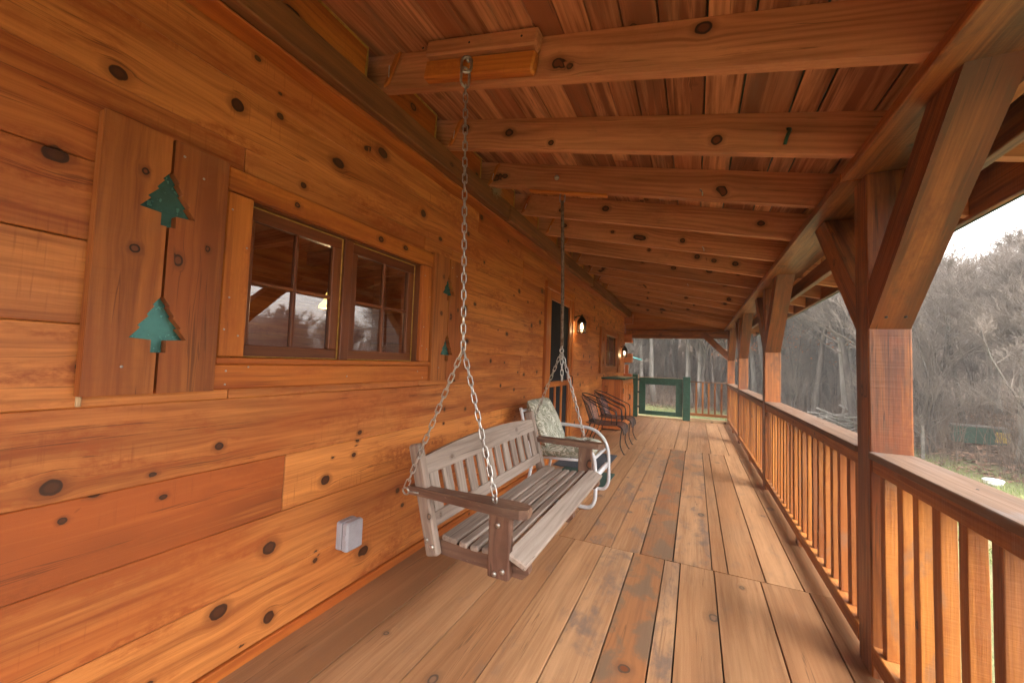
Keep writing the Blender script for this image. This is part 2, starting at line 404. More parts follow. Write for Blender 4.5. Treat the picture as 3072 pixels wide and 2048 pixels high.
# ------------------------------------------------------------------ LOG HOUSE
house = thing('log_house', 'orange stained log house wall with shutters and screen door along the porch', 'log house', (-1.7, 4.0, 0))
courses = [.045, .295, .545, .785, 1.045, 1.285, 1.53, 1.765, 2.02, 2.26, 2.51, 2.76]
openings = [(.90, 2.03, 1.15, 1.86), (4.34, 5.44, -.2, 2.13), (7.62, 8.95, 1.15, 1.86)]
butts = {2: [1.15, 4.9], 7: [2.35, 6.5], 9: [2.71, 7.2], 0: [3.3], 4: [3.64, 6.6], 8: [3.63, 6.9], 6: [6.35], 5: [6.0], 3: [7.6], 10: [5]}
# knots seen in the photograph: (y, z, radius)
big = []
def pk(y, z, r): big.append((y, z, r * .72))
for q in [(.46, .83, .028), (.55, .79, .016), (.88, .87, .018), (.72, .73, .012), (1.56, .82, .014), (1.55, .78, .012), (1.53, .71, .016), (1.36, .62, .03), (1.1, .41, .033), (1.88, .43, .018), (1.63, .18, .034), (.72, .13, .012),
          (1.33, .3, .01), (1.37, .31, .01), (1.33, .26, .012), (1.12, .12, .03), (.92, .25, .033), (2.33, .82, .012), (2.33, .87, .015), (2.33, .77, .012), (2.2, .56, .02), (2.46, .5, .02), (.41, 1.75, .028), (.52, 2.06, .03),
          (.86, 2.17, .03), (1.62, 2.37, .032), (1.33, 2.17, .034), (2.0, 2.16, .03), (2.0, 2.05, .03), (2.75, 2.40, .03), (2.55, 2.2, .02), (2.55, 1.62, .028), (2.6, 1.37, .022), (3.0, 1.22, .02), (3.3, 1.48, .022), (3.55, 1.93, .026), (3.9, 1.62, .03), (4.15, 1.68, .035),
          (1.93, .33, .014), (1.15, 1.98, .02), (6.1, 1.35, .03), (6.5, 1.35, .03), (3.2, 1.0, .02), (3.5, .95, .018), (3.8, .68, .02), (4.1, 1.12, .022)]: pk(*q)
mb = MB()
def log_piece(y0, y1, z0, z1):
    near = y0 < 3.2
    res = .022 if near else .05
    kn = [(ky - y0, kz - (z0 + z1) / 2, .075, r) for ky, kz, r in big if y0 - .05 < ky < y1 + .05 and z0 - .03 < kz < z1 + .03]
    nk = int(rng.poisson((y1 - y0) * (1.2 if near else 3.2)))
    for _ in range(nk): kn.append((rng.uniform(0, y1 - y0), rng.uniform(-.11, .11), .075, rng.uniform(.006, .013) if near else rng.uniform(.012, .026)))
    board(mb, (WX - .075 + rng.uniform(-.0015, .0015), y0 + .0015, (z0 + z1) / 2), (0, 1, 0), (0, 0, 1), y1 - y0 - .003, z1 - z0 - .001, .15, res, .02 if near else .04, kn, ch=.003, wav=.0012, tone=1.7 if (z0 < .6 < z1 and y0 < 0) else rng.choice([rng.uniform(-.1, .4), rng.uniform(-.1, .4), rng.uniform(.4, .8)]))
for ci in range(len(courses) - 1):
    z0, z1 = courses[ci], courses[ci + 1]
    cuts = [-2.6] + sorted(butts.get(ci, [])) + [10.12]
    for a, b in zip(cuts[:-1], cuts[1:]):
        segs = [(a, b)]
        for (o0, o1, p0, p1) in openings:
            if z1 <= p0 or z0 >= p1: continue
            ns_ = []
            for (s0, s1) in segs:
                if s1 <= o0 or s0 >= o1: ns_.append((s0, s1)); continue
                if s0 < o0: ns_.append((s0, o0))
                if s1 > o1: ns_.append((o1, s1))
                if p0 > z0 + .01: log_piece(max(s0, o0), min(s1, o1), z0, p0)
                if p1 < z1 - .01: log_piece(max(s0, o0), min(s1, o1), p1, z1)
            segs = ns_
        for s0, s1 in segs: log_piece(s0, s1, z0, z1)
# dark chinking behind the joints
def bk(y0, y1, z0, z1): box(mb, (WX - .10, y0, z0), (WX - .006 - .004, y1, z1), 0, 1)
mb.build('log_wall', ['log', 'black'], house)
one(board, 'base_trim', 'trim', house, (WX - .004, -2.6, .0), (0, 1, 0), (0, 0, 1), 6.92, .084, .035, .03, .03, nk=6, wav=.002, kr=(.006, .012))
one(board, 'base_trim', 'trim', house, (WX - .004, 5.45, .0), (0, 1, 0), (0, 0, 1), 4.6, .084, .035, .05, .03, nk=4)
# log ends at the corner
for i, (z0, z1) in enumerate([(2.262, 2.508), (1.797, 2.022), (1.303, 1.525), (.80, 1.03), (.3, .53)]):
    one(board, 'log_end', 'log', house, (WX - .02, 10.06, (z0 + z1) / 2), (1, 0, 0), (0, 0, 1), .215, z1 - z0, .17, .05, nk=0, ch=.012, wav=.003, tone=.9)
one(board, 'corner_board', 'trim', house, (WX + .04, 10.21, -.5), (0, 0, 1), (1, 0, 0), 1.75, .08, .06, .2)
# gable infill logs above the end beam
mb = MB()
def zb(x): return 2.127 + .2188 * (.59 - x)
for z0, z1 in ((1.96, 2.115), (2.122, 2.345), (2.352, 2.60), (2.606, 2.80)):
    x1 = min(.82, .59 - (z1 - 2.127 - .17) / .2188 + .2); x1 = max(x1, -1.3)
    xr0 = .59 - (z0 - 2.30) / .2188; xr1 = .59 - (z1 - 2.30) / .2188
    xr0 = min(xr0, .8); xr1 = min(xr1, .8)
    poly(mb, [(-1.6, z0), (xr0, z0), (xr1, z1), (-1.6, z1)], (0, 10.22, 0), (1, 0, 0), (0, 0, 1), .12, grid=.12, tone=rng.random())
mb.build('gable_log', 'log', house)

# ---- windows
TREE = [(0, 0), (.023, .028), (.018, .032), (.036, .060), (.031, .065), (.057, .097), (.049, .102), (.075, .136), (.020, .140), (.020, .180)]
def casing(mb, y0, y1, z0, z1, w, near=True):
    """outer y0..y1 head top z1; side casings above the sill z0"""
    rs = .03 if near else .08
    X = WX + .015
    board(mb, (X, y0, z1 - w / 2 + .002), (0, 1, 0), (0, 0, 1), y1 - y0, w - .004, .034, rs, knots=[((y1 - y0) * .22, .0, .017, .012), ((y1 - y0) * .62, .0, .017, .014), ((y1 - y0) * .78, .01, .017, .013), ((y1 - y0) * .27, -.035, .017, .012)])
    for yc in (y0 + .052, y1 - .052):
        board(mb, (X, yc, z0), (0, 0, 1), (0, 1, 0), z1 - w - z0 - .001, .094, .030, rs, nk=0)
        if near:
            for dz, dy in ((.08, .02), (.22, -.02), (.42, .03), (.55, -.03), (.1, -.03)):
                disc(mb, (X + .0155, yc + dy, z0 + dz), (1, 0, 0), .0038, .0015, 8, 1)
def shutter(y0, w, z0, z1, parent, near=True, name='shutter'):
    X0 = WX + .006; th = .038
    seam = y0 + w * .5; g = .004
    mb = MB(); cents = (z0 + .31, z1 - .125)      # tips
    hl = []
    for tip in (z0 + .31, z1 - .115):
        hl.append([(hw, tip - dz) for hw, dz in TREE])
    # left board: outline anticlockwise in (y,z)
    rt = []
    for t in hl: rt += [(seam - g - hw if hw > 0 else seam - g, z) for hw, z in t[::-1]] if False else []
    P = [(y0, z0), (seam - g, z0)]
    for t in hl:
        P += [(seam - g, t[-1][1])] + [(seam - max(hw, g), z) for hw, z in t[::-1]] 
    P += [(seam - g, z1), (y0, z1)]
    Q = [(seam + g, z1)]
    for t in hl[::-1]:
        Q += [(seam + max(hw, g), z) for hw, z in t] + [(seam + g, t[-1][1])]
    Q += [(seam + g, z0), (y0 + w, z0), (y0 + w, z1)]
    def clean(S):
        o = []
        for p in S:
            if not o or abs(p[0] - o[-1][0]) + abs(p[1] - o[-1][1]) > 1e-5: o.append(p)
        return o
    gr = .022 if near else .08
    kn1 = [((z0 + z1) / 2 + .03, -(y0 + w * .27), 0, .012), (z1 - .14, -(y0 + w * .3), 0, .01)]
    kn2 = [((z0 + z1) / 2 + .02, -(seam + w * .10), 0, .013), (z0 + .5, -(seam + w * .35), 0, .008)]
    for S, kn in ((P, kn1), (Q, kn2)):
        poly(mb, clean(S), (X0, 0, 0), (0, 1, 0), (0, 0, 1), th, grid=gr, grain=math.pi / 2, knots=kn)
    if near:
        for dy, dz in ((-.085, .085), (.09, .74), (.03, .79)): disc(mb, (X0 + th, seam + dy, z0 + dz), (1, 0, 0), .004, .002, 8, 1)
    o = mb.build(name, ['shutter', 'galv'], parent)
    for t in hl:
        mb = MB(); box(mb, (X0 + .002, seam - .085, t[-1][1] - .01), (X0 + .008, seam + .085, t[0][1] + .01), 0)
        mb.build('tree_cutout', 'tree_green', o)
    mb = MB(); box(mb, (X0 + .001, seam - .012, z0 + .004), (X0 + .0016, seam + .012, z1 - .004), 0); mb.build('seam_backing', 'black', o)
    return o
def build_window(y0, y1, near=True):
    """y0..y1: clear opening between the side casings"""
    mb = MB(); casing(mb, y0 - .10, y1 + .10, 1.203, 1.912, .092, near)
    # apron
    board(mb, (WX + .014, y0 - .10, 1.128), (0, 1, 0), (0, 0, 1), y1 - y0 + .20, .092, .028, .03 if near else .1, nk=2, kr=(.008, .012))
    if near:
        for dy, dz in ((-.06, 1.15), (-.06, 1.10), (.02, 1.165), (.5, 1.12), (1.05, 1.14), (1.1, 1.1)): disc(mb, (WX + .028, y0 + dy, dz), (1, 0, 0), .0038, .0015, 8, 1)
    w = mb.build('window', ['trim', 'galv'], house)
    mb = MB(); board(mb, (WX - .005, y0 - .10, 1.188), (0, 1, 0), (0, 0, 1), y1 - y0 + .21, .026, .085, .04, nk=0, wav=.002); mb.build('sill', 'trim', w)
    # jamb lining
    mb = MB()
    D0, D1 = WX - .10, WX - .002
    box(mb, (D0, y0 - .03, 1.82), (D1, y1 + .03, 1.85), .002, grain='y')
    box(mb, (D0, y0 - .03, 1.17), (D1, y0, 1.82), .002, grain='z'); box(mb, (D0, y1, 1.17), (D1, y1 + .03, 1.82), .002, grain='z')
    mb.build('jamb', 'sash', w)
    ym = (y0 + y1) / 2 - .012
    if near: ym = 1.447
    mb = MB(); box(mb, (WX - .09, ym - .027, 1.2), (WX - .02, ym + .027, 1.82), .003, grain='z'); mb.build('mullion', 'sash', w)
    for a, b in ((y0 + .0005, ym - .027), (ym + .027, y1 - .0005)):
        X = WX - .055; mb = MB(); z0, z1 = 1.2005, 1.8195; s = .052
        for q in (((X - .02, a, z0), (X + .016, b, z0 + .052)), ((X - .02, a, z1 - .055), (X + .016, b, z1))): box(mb, *q, .004, grain='y')
        for q in (((X - .02, a, z0 + .052), (X + .014, a + s, z1 - .055)), ((X - .02, b - s, z0 + .052), (X + .014, b, z1 - .055))): box(mb, *q, .004, grain='z')
        ga, gb = a + s, b - s; gm = (ga + gb) / 2; gz = (z0 + z1) / 2
        box(mb, (X - .012, gm - .008, z0 + .052), (X + .011, gm + .008, z1 - .055), .003, grain='z')
        box(mb, (X - .012, ga, gz - .008), (X + .009, gb, gz + .008), .003, grain='y')
        so = mb.build('sash', 'sash', w)
        mb = MB(); xg = X - .002
        mb.add([(xg, ga - .01, z0 + .04), (xg, gb + .01, z0 + .04), (xg, gb + .01, z1 - .045), (xg, ga - .01, z1 - .045)], [(0, 1, 2, 3)])
        mb.build('pane', 'glass', w)
        mb = MB(); xc = X + .018
        tube(mb, [(xc, a + .004, z0 + .004), (xc, a + .004, z1 - .004), (xc, b - .004, z1 - .004), (xc, b - .004, z0 + .004)], .0042, 6, closed=True)
        mb.build('caulk_bead', 'caulk', w)
    return w
build_window(.93, 1.99, True)
shutter(.487, .338, 1.08, 1.915, house)
shutter(2.092, .345, 1.08, 1.925, house)
build_window(7.72, 8.82, False)
shutter(7.20, .34, 1.07, 1.93, house, False)
shutter(8.95, .34, 1.07, 1.93, house, False)
# hinges on the far shutters
# ---- screen door
DX = WX + .01
mb = MB()
board(mb, (WX + .012, 4.325, -.02), (0, 0, 1), (0, 1, 0), 2.13, .085, .045, .06, nk=2)
board(mb, (WX + .012, 5.405, -.02), (0, 0, 1), (0, 1, 0), 2.13, .085, .045, .06, nk=2)
board(mb, (WX + .012, 4.283, 2.155), (0, 1, 0), (0, 0, 1), 1.164, .085, .047, .06, nk=2)
box(mb, (WX - .1, 4.37, -.03), (WX + .02, 5.36, .035), .004, grain='y')
door = mb.build('screen_door', 'trim', house)
mb = MB(); X0, X1 = WX - .012, WX + .022
for a, b in ((4.372, 4.48), (5.25, 5.358)): box(mb, (X0, a, .04), (X1, b, 2.105), .004, grain='z')
for a, b in ((2.0, 2.105), (.93, .995), (.04, .2)): box(mb, (X0 + .001, 4.48, a), (X1 - .001, 5.25, b), .004, grain='y')
for y in (4.72, 4.98): box(mb, (X0 + .006, y - .018, .2), (X1 - .004, y + .018, .93), .004, grain='z')
mb.build('door_frame', 'trim', door)
mb = MB(); xs = WX - .004
mb.add([(xs, 4.47, .19), (xs, 5.26, .19), (xs, 5.26, 2.01), (xs, 4.47, 2.01)], [(0, 1, 2, 3)]); mb.build('screen', 'screen', door)
mb = MB()
for z in (.3, 1.05, 1.85): mb = MB(); box(mb, (X1, 4.36, z - .045), (X1 + .006, 4.385, z + .045), .002, grain='z'); mb.build('hinge', 'bronze', door)
mb = MB(); tube(mb, arc([(X1, 5.30, .92), (X1 + .04, 5.30, .94), (X1 + .04, 5.30, 1.04), (X1, 5.30, 1.06)], 4), .006, 6); mb.build('door_handle', 'bronze', door)
mb = MB(); box(mb, (WX - .03, 4.36, 0.0), (WX - .018, 5.37, 2.1), 0, grain='y'); mb.build('inner_door', 'sash', door)
# lower teal roof beyond the corner
mb = MB()
P0 = np.array([-2.2, 12.3, 1.60]); 
sl = unit((1, 0, -.28))
for i in range(5):
    y = 12.4 + i * .16
    mb.add([P0 + (0, i * .16, 0), P0 + (0, i * .16 + .15, 0), P0 + sl * .70 + (0, i * .16 + .15, 0), P0 + sl * .70 + (0, i * .16, 0)], [(0, 1, 2, 3)])
    tube(mb, [P0 + (0, i * .16, .015), P0 + sl * .70 + (0, i * .16, .015)], .016, 6)
mb.build('lower_roof', ['teal', 'log'], house)

# ------------------------------------------------------------------ ROOM BEHIND THE WINDOW
mb = MB()
for i in range(11):
    z = .1 + i * .25
    board(mb, (-5.2, -1.0, z), (0, 1, 0), (0, 0, 1), 7.5, .248, .05, .2, nk=6)
    board(mb, (-5.2, 5.2, z), (1, 0, 0), (0, 0, 1), 3.4, .248, .05, .2, nk=4)
    board(mb, (-5.2, -1.0, z), (1, 0, 0), (0, 0, 1), 3.4, .248, .05, .2, nk=4)
struct(mb.build('inside_wall', 'log'))
mb = MB(); box(mb, (-5.3, -1.1, -.1), (-1.78, 5.3, 0)); struct(mb.build('inside_floor', 'deck'))
mb = MB(); box(mb, (-5.3, -1.1, 2.72), (-1.78, 5.3, 2.8))
for y in np.arange(-.6, 5.2, .9): board(mb, (-5.2, y, 2.62), (1, 0, 0), (0, 0, 1), 3.4, .18, .12, .3)
board(mb, (-3.3, -1, 2.45), (0, 1, 0), (0, 0, 1), 6.2, .2, .16, .3)
struct(mb.build('inside_ceiling', 'rafter'))
pend = thing('pendant_lamp', 'lit yellow glass pendant lamp seen through the near window', 'lamp', (-3.05, 2.52, 1.65))
mb = MB(); lathe(mb, (-3.05, 2.52, 1.65), [(.02, .16), (.035, .13), (.05, .07), (.085, .03), (.09, 0.0)], 20); mb.build('lamp_shade', 'lit_shade', pend)
mb = MB(); tube(mb, [(-3.05, 2.52, 1.81), (-3.05, 2.52, 2.35)], .006, 6); lathe(mb, (-3.05, 2.52, 1.79), [(.022, 0), (.026, .03), (.01, .06)], 12); mb.build('cord', 'bronze', pend)

# ------------------------------------------------------------------ PORCH
porch = thing('covered_porch', 'rustic timber porch roof with open rafters on braced square posts', 'porch', (0, 4, 0))
TH = math.atan(.2188)
# deck
mb = MB()
A = [-1.60, -1.30, -1.0, -.75, -.54, -.352, -.164, -.072, .114, .355, .585, .80]
B = [-1.60, -1.33, -1.08, -.87, -.69, -.503, -.315, -.115, .105, .190, .382, .565, .80]
Cc = [-1.60, -1.35, -1.12, -.90, -.705, -.576, -.276, -.10, .22, .45, .583, .80]
spec = {('A', 4): 1, ('A', 5): 2, ('A', 6): 1, ('B', 5): 1, ('B', 6): 2, ('B', 7): 1, ('B', 4): 1, ('A', 0): 3}
for nm, E, y0, y1 in (('A', A, -2.6, 2.745), ('B', B, 2.745, 6.405), ('C', Cc, 6.405, 10.1)):
    for i, (a, b) in enumerate(zip(E[:-1], E[1:])):
        gp = .0055 + (.006 if (nm == 'B' and i in (6,)) else 0) + rng.uniform(0, .003)
        res = .035 if nm != 'C' else .07
        mi = spec.get((nm, i), 0); tn = rng.uniform(-.2, 1.1)
        if mi == 3: mi, tn = 0, 1.6
        kn = None
        board(mb, ((a + b) / 2, y0 + .002, -.02 + rng.uniform(-.0015, .0015)), (0, 1, 0), (-1, 0, 0), y1 - y0 - .004, b - a - gp, .04, res, .03, nk=int(rng.poisson(3 + (b - a) * 8)), kr=(.009, .024), ch=.001, tone=tn, mi=mi)
box(mb, (-1.6, -2.6, -.07), (.79, 10.1, -.045), 0, 3)
box(mb, (.805, -2.6, -.30), (.83, 10.12, -.002), .003, 0, grain='y'); box(mb, (-1.6, 10.105, -.30), (.83, 10.13, -.002), .003, 0)
deck = struct(mb.build('porch_deck', ['deck', 'deck_stained', 'deck_brown', 'black']))
# posts and braces
PB = 2.085
PY = [-.58, 2.127, 4.83, 7.55, 10.02]
for i, y in enumerate(PY):
    mb = MB(); board(mb, (.73, y + .07, -.3), (0, 0, 1), (1, 0, 0), PB + .298, .14, .14, .025 if i < 3 else .06, .025 if i < 3 else .05, nk=7, kr=(.01, .02), ch=.005, wav=.0015)
    post = mb.build('post', 'timber', porch)
    for sgn in (-1, 1):
        if (i == 4 and sgn == 1) or (i == 0 and sgn == -1): continue
        yb = y if sgn < 0 else y + .14
        pts = [(yb, 1.41), (yb, 1.608), (yb + sgn * .477, PB), (yb + sgn * .675, PB)]
        if sgn < 0: pts = pts[::-1]
        pts = pts if sgn < 0 else pts[::-1]
        # orientation: U = y, V = z, U x V = +x
        ar = sum(p[0] * q[1] - q[0] * p[1] for p, q in zip(pts, pts[1:] + pts[:1]))
        if ar < 0: pts = pts[::-1]
        mb = MB(); an = math.atan2(.675, sgn * .675)
        poly(mb, pts, (.664, 0, 0), (0, 1, 0), (0, 0, 1), .132, grid=.04, grain=an, knots=[(math.cos(an) * (yb + sgn * .3) + math.sin(an) * 1.75 + .05, -math.sin(an) * (yb + sgn * .3) + math.cos(an) * 1.75 + .03, .0, .014)])
        for dz, dx in ((.06, .04), (.06, .10)):
            disc(mb, (.664 + dx, yb + sgn * .045, 1.41 + .045), (0, sgn * .7, -.7), .006, .003, 8, 1)
        mb.build('brace', ['timber', 'iron'], post)
# flat plate plank over the posts + board hung along its outer edge
mb = MB()
for a, b in ((-2.6, 2.19), (2.193, 4.9), (4.903, 10.16)):
    board(mb, (.725, a, PB + .021), (0, 1, 0), (-1, 0, 0), b - a - .003, .27, .042, .035, .03, nk=int((b - a) * 2), kr=(.008, .018), tone=.2)
mb.build('plate_beam', 'timber', porch)
mb = MB(); board(mb, (.882, -2.6, 2.0), (0, 1, 0), (0, 0, 1), 12.7, .115, .042, .06, nk=14, kr=(.008, .015)); mb.build('drop_board', 'timber', porch)
# rafters
RY = [-.9, -.29, .29, .863, 1.44, 2.015, 2.59, 3.2, 3.8, 4.42, 5.05, 5.66, 6.29, 6.95, 7.6, 8.2, 8.8, 9.4, 9.9]
for i, y in enumerate(RY):
    mb = MB(); x0, x1 = -1.60, 1.185
    pts = [(x0, zb(x0)), (.588, zb(.588) + .0), (.589, 2.1285), (.905, 2.1285), (.906, zb(.906)), (x1, zb(x1)), (x1, zb(x1) + .183), (x0, zb(x0) + .183)]
    kn = [(rng.uniform(-1.5, 1.1), 0, 0, rng.uniform(.012, .026)) for _ in range(5)]
    ca = -TH
    kn = [(math.cos(ca) * kx + math.sin(ca) * (zb(kx) + o), -math.sin(ca) * kx + math.cos(ca) * (zb(kx) + o), 0.0, r) for (kx, _, _, r), o in zip(kn, rng.uniform(.03, .15, 5))]
    poly(mb, pts, (0, y + .042, 0), (1, 0, 0), (0, 0, 1), .042, grid=.028 if i < 11 else .06, grain=ca, knots=kn)
    ro = mb.build('rafter', 'rafter', porch)
    if 2 < i < 14:
        mb = MB(); dx = rng.uniform(-.02, .02)
        q = np.array([(-1.43 + dx, y - .012, zb(-1.43) + .012), (-1.36 + dx, y - .012, zb(-1.36) + .165)])
        board(mb, q[0], q[1] - q[0], (1, 0, .4), .16, .034, .024, .2, nk=0, mi=0)
        tube(mb, [(-1.40 + dx, y - .03, zb(-1.4) + .04), (-1.37 + dx, y - .06, zb(-1.4) + .07)], .0025, 5, mi=1)
        mb.build('cleat', ['trim', 'galv'], ro)
# hooks and nails on the rafters
hk = lambda pts, r, mat: one(tube, 'hook', mat, porch, pts, r, 6)
hk(arc([(.36, 2.013, 2.285), (.365, 1.995, 2.27), (.352, 1.985, 2.235), (.345, 1.99, 2.205)], 4), .007, 'green')
hk(arc([(.02, 2.588, 2.30), (.02, 2.565, 2.30), (.03, 2.56, 2.275), (.03, 2.575, 2.265)], 4), .004, 'galv')
hk(arc([(.05, 3.798, 2.29), (.05, 3.775, 2.29), (.06, 3.77, 2.265), (.06, 3.785, 2.255)], 4), .004, 'galv')
hk(arc([(-.1, 5.658, 2.33), (-.1, 5.635, 2.33), (-.09, 5.63, 2.305)], 4), .004, 'galv')
# roof boards
mb = MB()
ex = [-1.66, -1.50, -1.33, -1.20, -1.04, -.90, -.745, -.60, -.49, -.375, -.258, -.13, .028, .175, .368, .469, .66, .82, .98, 1.19]
Ld = np.array([math.cos(TH), 0, -math.sin(TH)])
for a, b in zip(ex[:-1], ex[1:]):
    xm = (a + b) / 2
    g = .004 + (.004 if xm > -.2 else 0)
    cuts = [-2.6, rng.uniform(1.6, 4.0) if rng.random() < .4 else 4.44, 10.3]
    for y0, y1 in zip(cuts[:-1], cuts[1:]):
        board(mb, (xm, y0, zb(xm) + .184 + .011), (0, 1, 0), Ld, y1 - y0 - .002, (b - a) / math.cos(TH) - g, .02, .04 if y0 < 4 else .1, .03, nk=int((y1 - y0) * .5), kr=(.01, .02), ch=.002, tone=rng.uniform(-.3, 1.7))
o = mb.build('roof_boards', 'roof', porch)
mb = MB()
n_ = [(-1.75, 1.215)]
poly(mb, [(-2.2, zb(-2.2) + .212), (1.225, zb(1.225) + .212), (1.225, zb(1.225) + .228), (-2.2, zb(-2.2) + .228)], (0, 10.35, 0), (1, 0, 0), (0, 0, 1), 13.0, tone=.5)
mb.build('metal_roofing', 'green', porch)
mb = MB(); board(mb, (1.2005, -2.6, 2.080), (0, 1, 0), (0, 0, 1), 12.95, .20, .028, .12, nk=10); mb.build('fascia', 'timber', porch)
mb = MB(); box(mb, (1.216, -2.62, 1.978), (1.226, 10.36, 2.03), .002, grain='y'); mb.build('drip_edge', 'green', porch)
# ledger timber along the wall
for a, b in ((-2.6, 2.95), (2.975, 6.02), (6.06, 10.0)):
    one(board, 'ledger_beam', 'dark_timber', porch, (WX + .0785, a, 2.5035), (0, 1, 0), (0, 0, 1), b - a, .137, .156, .05, nk=3, wav=.003, ch=.006)
one(board, 'lit_ledger_strip', 'trim', porch, (WX + .055, -2.6, 2.425), (0, 1, 0), (0, 0, 1), 12.6, .018, .105, .03, nk=0, wav=.006)  # orange board added to paint in the lit strip under the dark ledger
# blocking between the rafters with beads of sealant
for i in range(3, 13):
    y0, y1 = RY[i] + .044, RY[i + 1] - .002
    mb = MB(); xb = -1.515
    board(mb, (xb, y0, 2.675), (0, 1, 0), (0, 0, 1), y1 - y0 - .05, .195, .025, .05, nk=2)
    bo = mb.build('blocking_board', 'trim', porch)
    mb = MB(); xe = xb + .016
    tube(mb, [(xe, y0, 2.763), (xe, y1 - .062, 2.763), (xe, y1 - .062, 2.70), (xe - .002, y1 - .064, 2.63), (xe, y1 - .07, 2.585)], .006, 6)
    mb.build('caulk_bead', 'caulk', bo)
# end beam with brace and cover boards
one(board, 'end_beam', 'timber', porch, (WX + .19, 10.03, 1.98), (1, 0, 0), (0, 0, 1), 2.08, .15, .13, .05, nk=4, ch=.005)
mb = MB()
pts = [(.66, 1.416), (.66, 1.60), (.212, 2.056), (.03, 2.056)]
ar = sum(p[0] * q[1] - q[0] * p[1] for p, q in zip(pts, pts[1:] + pts[:1])); pts = pts if ar > 0 else pts[::-1]
poly(mb, pts, (0, 10.045, 0), (1, 0, 0), (0, 0, 1), .085, grid=.06, grain=R(-45)); mb.build('end_brace', 'timber', porch)
# swing hanger boards
mb = MB()
def slope_board(xa, xb_, dz, w, t, yb, mi=0, tone=0):
    board(mb, (xa, yb - t / 2, zb(xa) + dz), (math.cos(TH), 0, -math.sin(TH)), (math.sin(TH), 0, math.cos(TH)), (xb_ - xa) / math.cos(TH), w, t, .04, nk=0, ch=.008, mi=mi, tone=tone)
slope_board(-1.135, -.583, .142, .072, .062, 1.438, 0, .3)
slope_board(-1.150, -.600, .052, .085, .048, 1.438, 1, .1)
for dx in (-.3, -.05, .2): disc(mb, (-.85 + dx, 1.375, zb(-.85 + dx) + .142), (0, -1, 0), .005, .002, 8, 2)
mb.build('swing_hanger', ['rafter', 'trim', 'iron'], porch)
mb = MB(); slope_board(-1.12, -.55, -.011, .02, .045, 2.636, 0, .2); mb.build('swing_hanger', 'trim', porch)
mb = MB(); disc(mb, (-.905, 2.588, 2.54), (0, -1, 0), .018, .02, 12); mb.build('eye_nut', 'galv', porch)

# ------------------------------------------------------------------ RAILINGS
def railing(ya, yb, label):
    t = thing('porch_railing', label, 'railing', (.7, (ya + yb) / 2, 0), 'railing sections between the porch posts')
    mb = MB(); board(mb, (.728, ya + .001, .886), (0, 1, 0), (1, 0, 0), yb - ya - .002, .148, .028, .03, .03, nk=3, kr=(.006, .010), ch=.003, wav=.001)
    for k in range(4):
        disc(mb, (.74, ya + .25 + k * .6, .9), (0, 0, 1), .004, .0015, 8, 1)
    mb.build('top_rail', ['cap', 'iron'], t)
    mb = MB(); board(mb, (.697, ya + .001, .844), (0, 1, 0), (0, 0, 1), yb - ya - .002, .056, .058, .03, nk=3, kr=(.006, .01), ch=.003, wav=.001); mb.build('under_rail', 'rail', t)
    mb = MB(); board(mb, (.703, ya + .001, .090), (0, 1, 0), (0, 0, 1), yb - ya - .002, .070, .088, .05, nk=3, kr=(.006, .01)); mb.build('bottom_rail', 'rail', t)
    n = int((yb - ya - .05) / .122); st = (yb - ya) / n
    for k in range(n):
        y = ya + st * (k + .5) + rng.uniform(-.004, .004); ta = rng.normal(0, .03)
        mb = MB(); j = rng.uniform(-.003, .003)
        board(mb, (.700 + j, y, .126), (0, 0, 1), (math.cos(ta), math.sin(ta), 0), .689, .041, .041, .05, .021, nk=int(rng.random() < .3), kr=(.006, .01), ch=.002, wav=.0015, tone=rng.uniform(-.4, 1.2))
        mb.build('baluster', 'rail', t)
    mb = MB(); ym = (ya + yb) / 2 - .10; box(mb, (.662, ym - .03, -.001), (.74, ym + .03, .054), .004, grain='z'); mb.build('foot_block', 'rail', t)
    return t
railing(-.438, 2.126, 'near railing section in front of the nearest braced post')
railing(2.268, 4.829, 'long railing section between the nearest post and the next')
railing(4.972, 7.549, 'railing section between second and third post from the near end')
railing(7.692, 10.02, 'farthest side railing section reaching the corner post by the gate')
t = thing('end_railing', 'short railing of five balusters between green gate post and corner post', 'railing', (.28, 10.05, 0))
mb = MB(); board(mb, (-.10, 10.06, .905), (1, 0, 0), (0, 1, 0), .755, .10, .03, .05); mb.build('top_rail', 'cap', t)
mb = MB(); board(mb, (-.10, 10.06, .16), (1, 0, 0), (0, 0, 1), .755, .06, .06, .05); mb.build('bottom_rail', 'rail', t)
mb = MB(); board(mb, (-.10, 10.05, .035), (1, 0, 0), (0, 0, 1), .755, .07, .06, .05); mb.build('sunlit_kick_board', 'pale', t)  # pale wood colour stands in for outside light on this low strip
for x in (.03, .165, .287, .415, .545):
    mb = MB(); board(mb, (x, 10.06, .19), (0, 0, 1), (1, 0, 0), .70, .038, .038, .1, tone=.6); mb.build('baluster', 'rail', t)
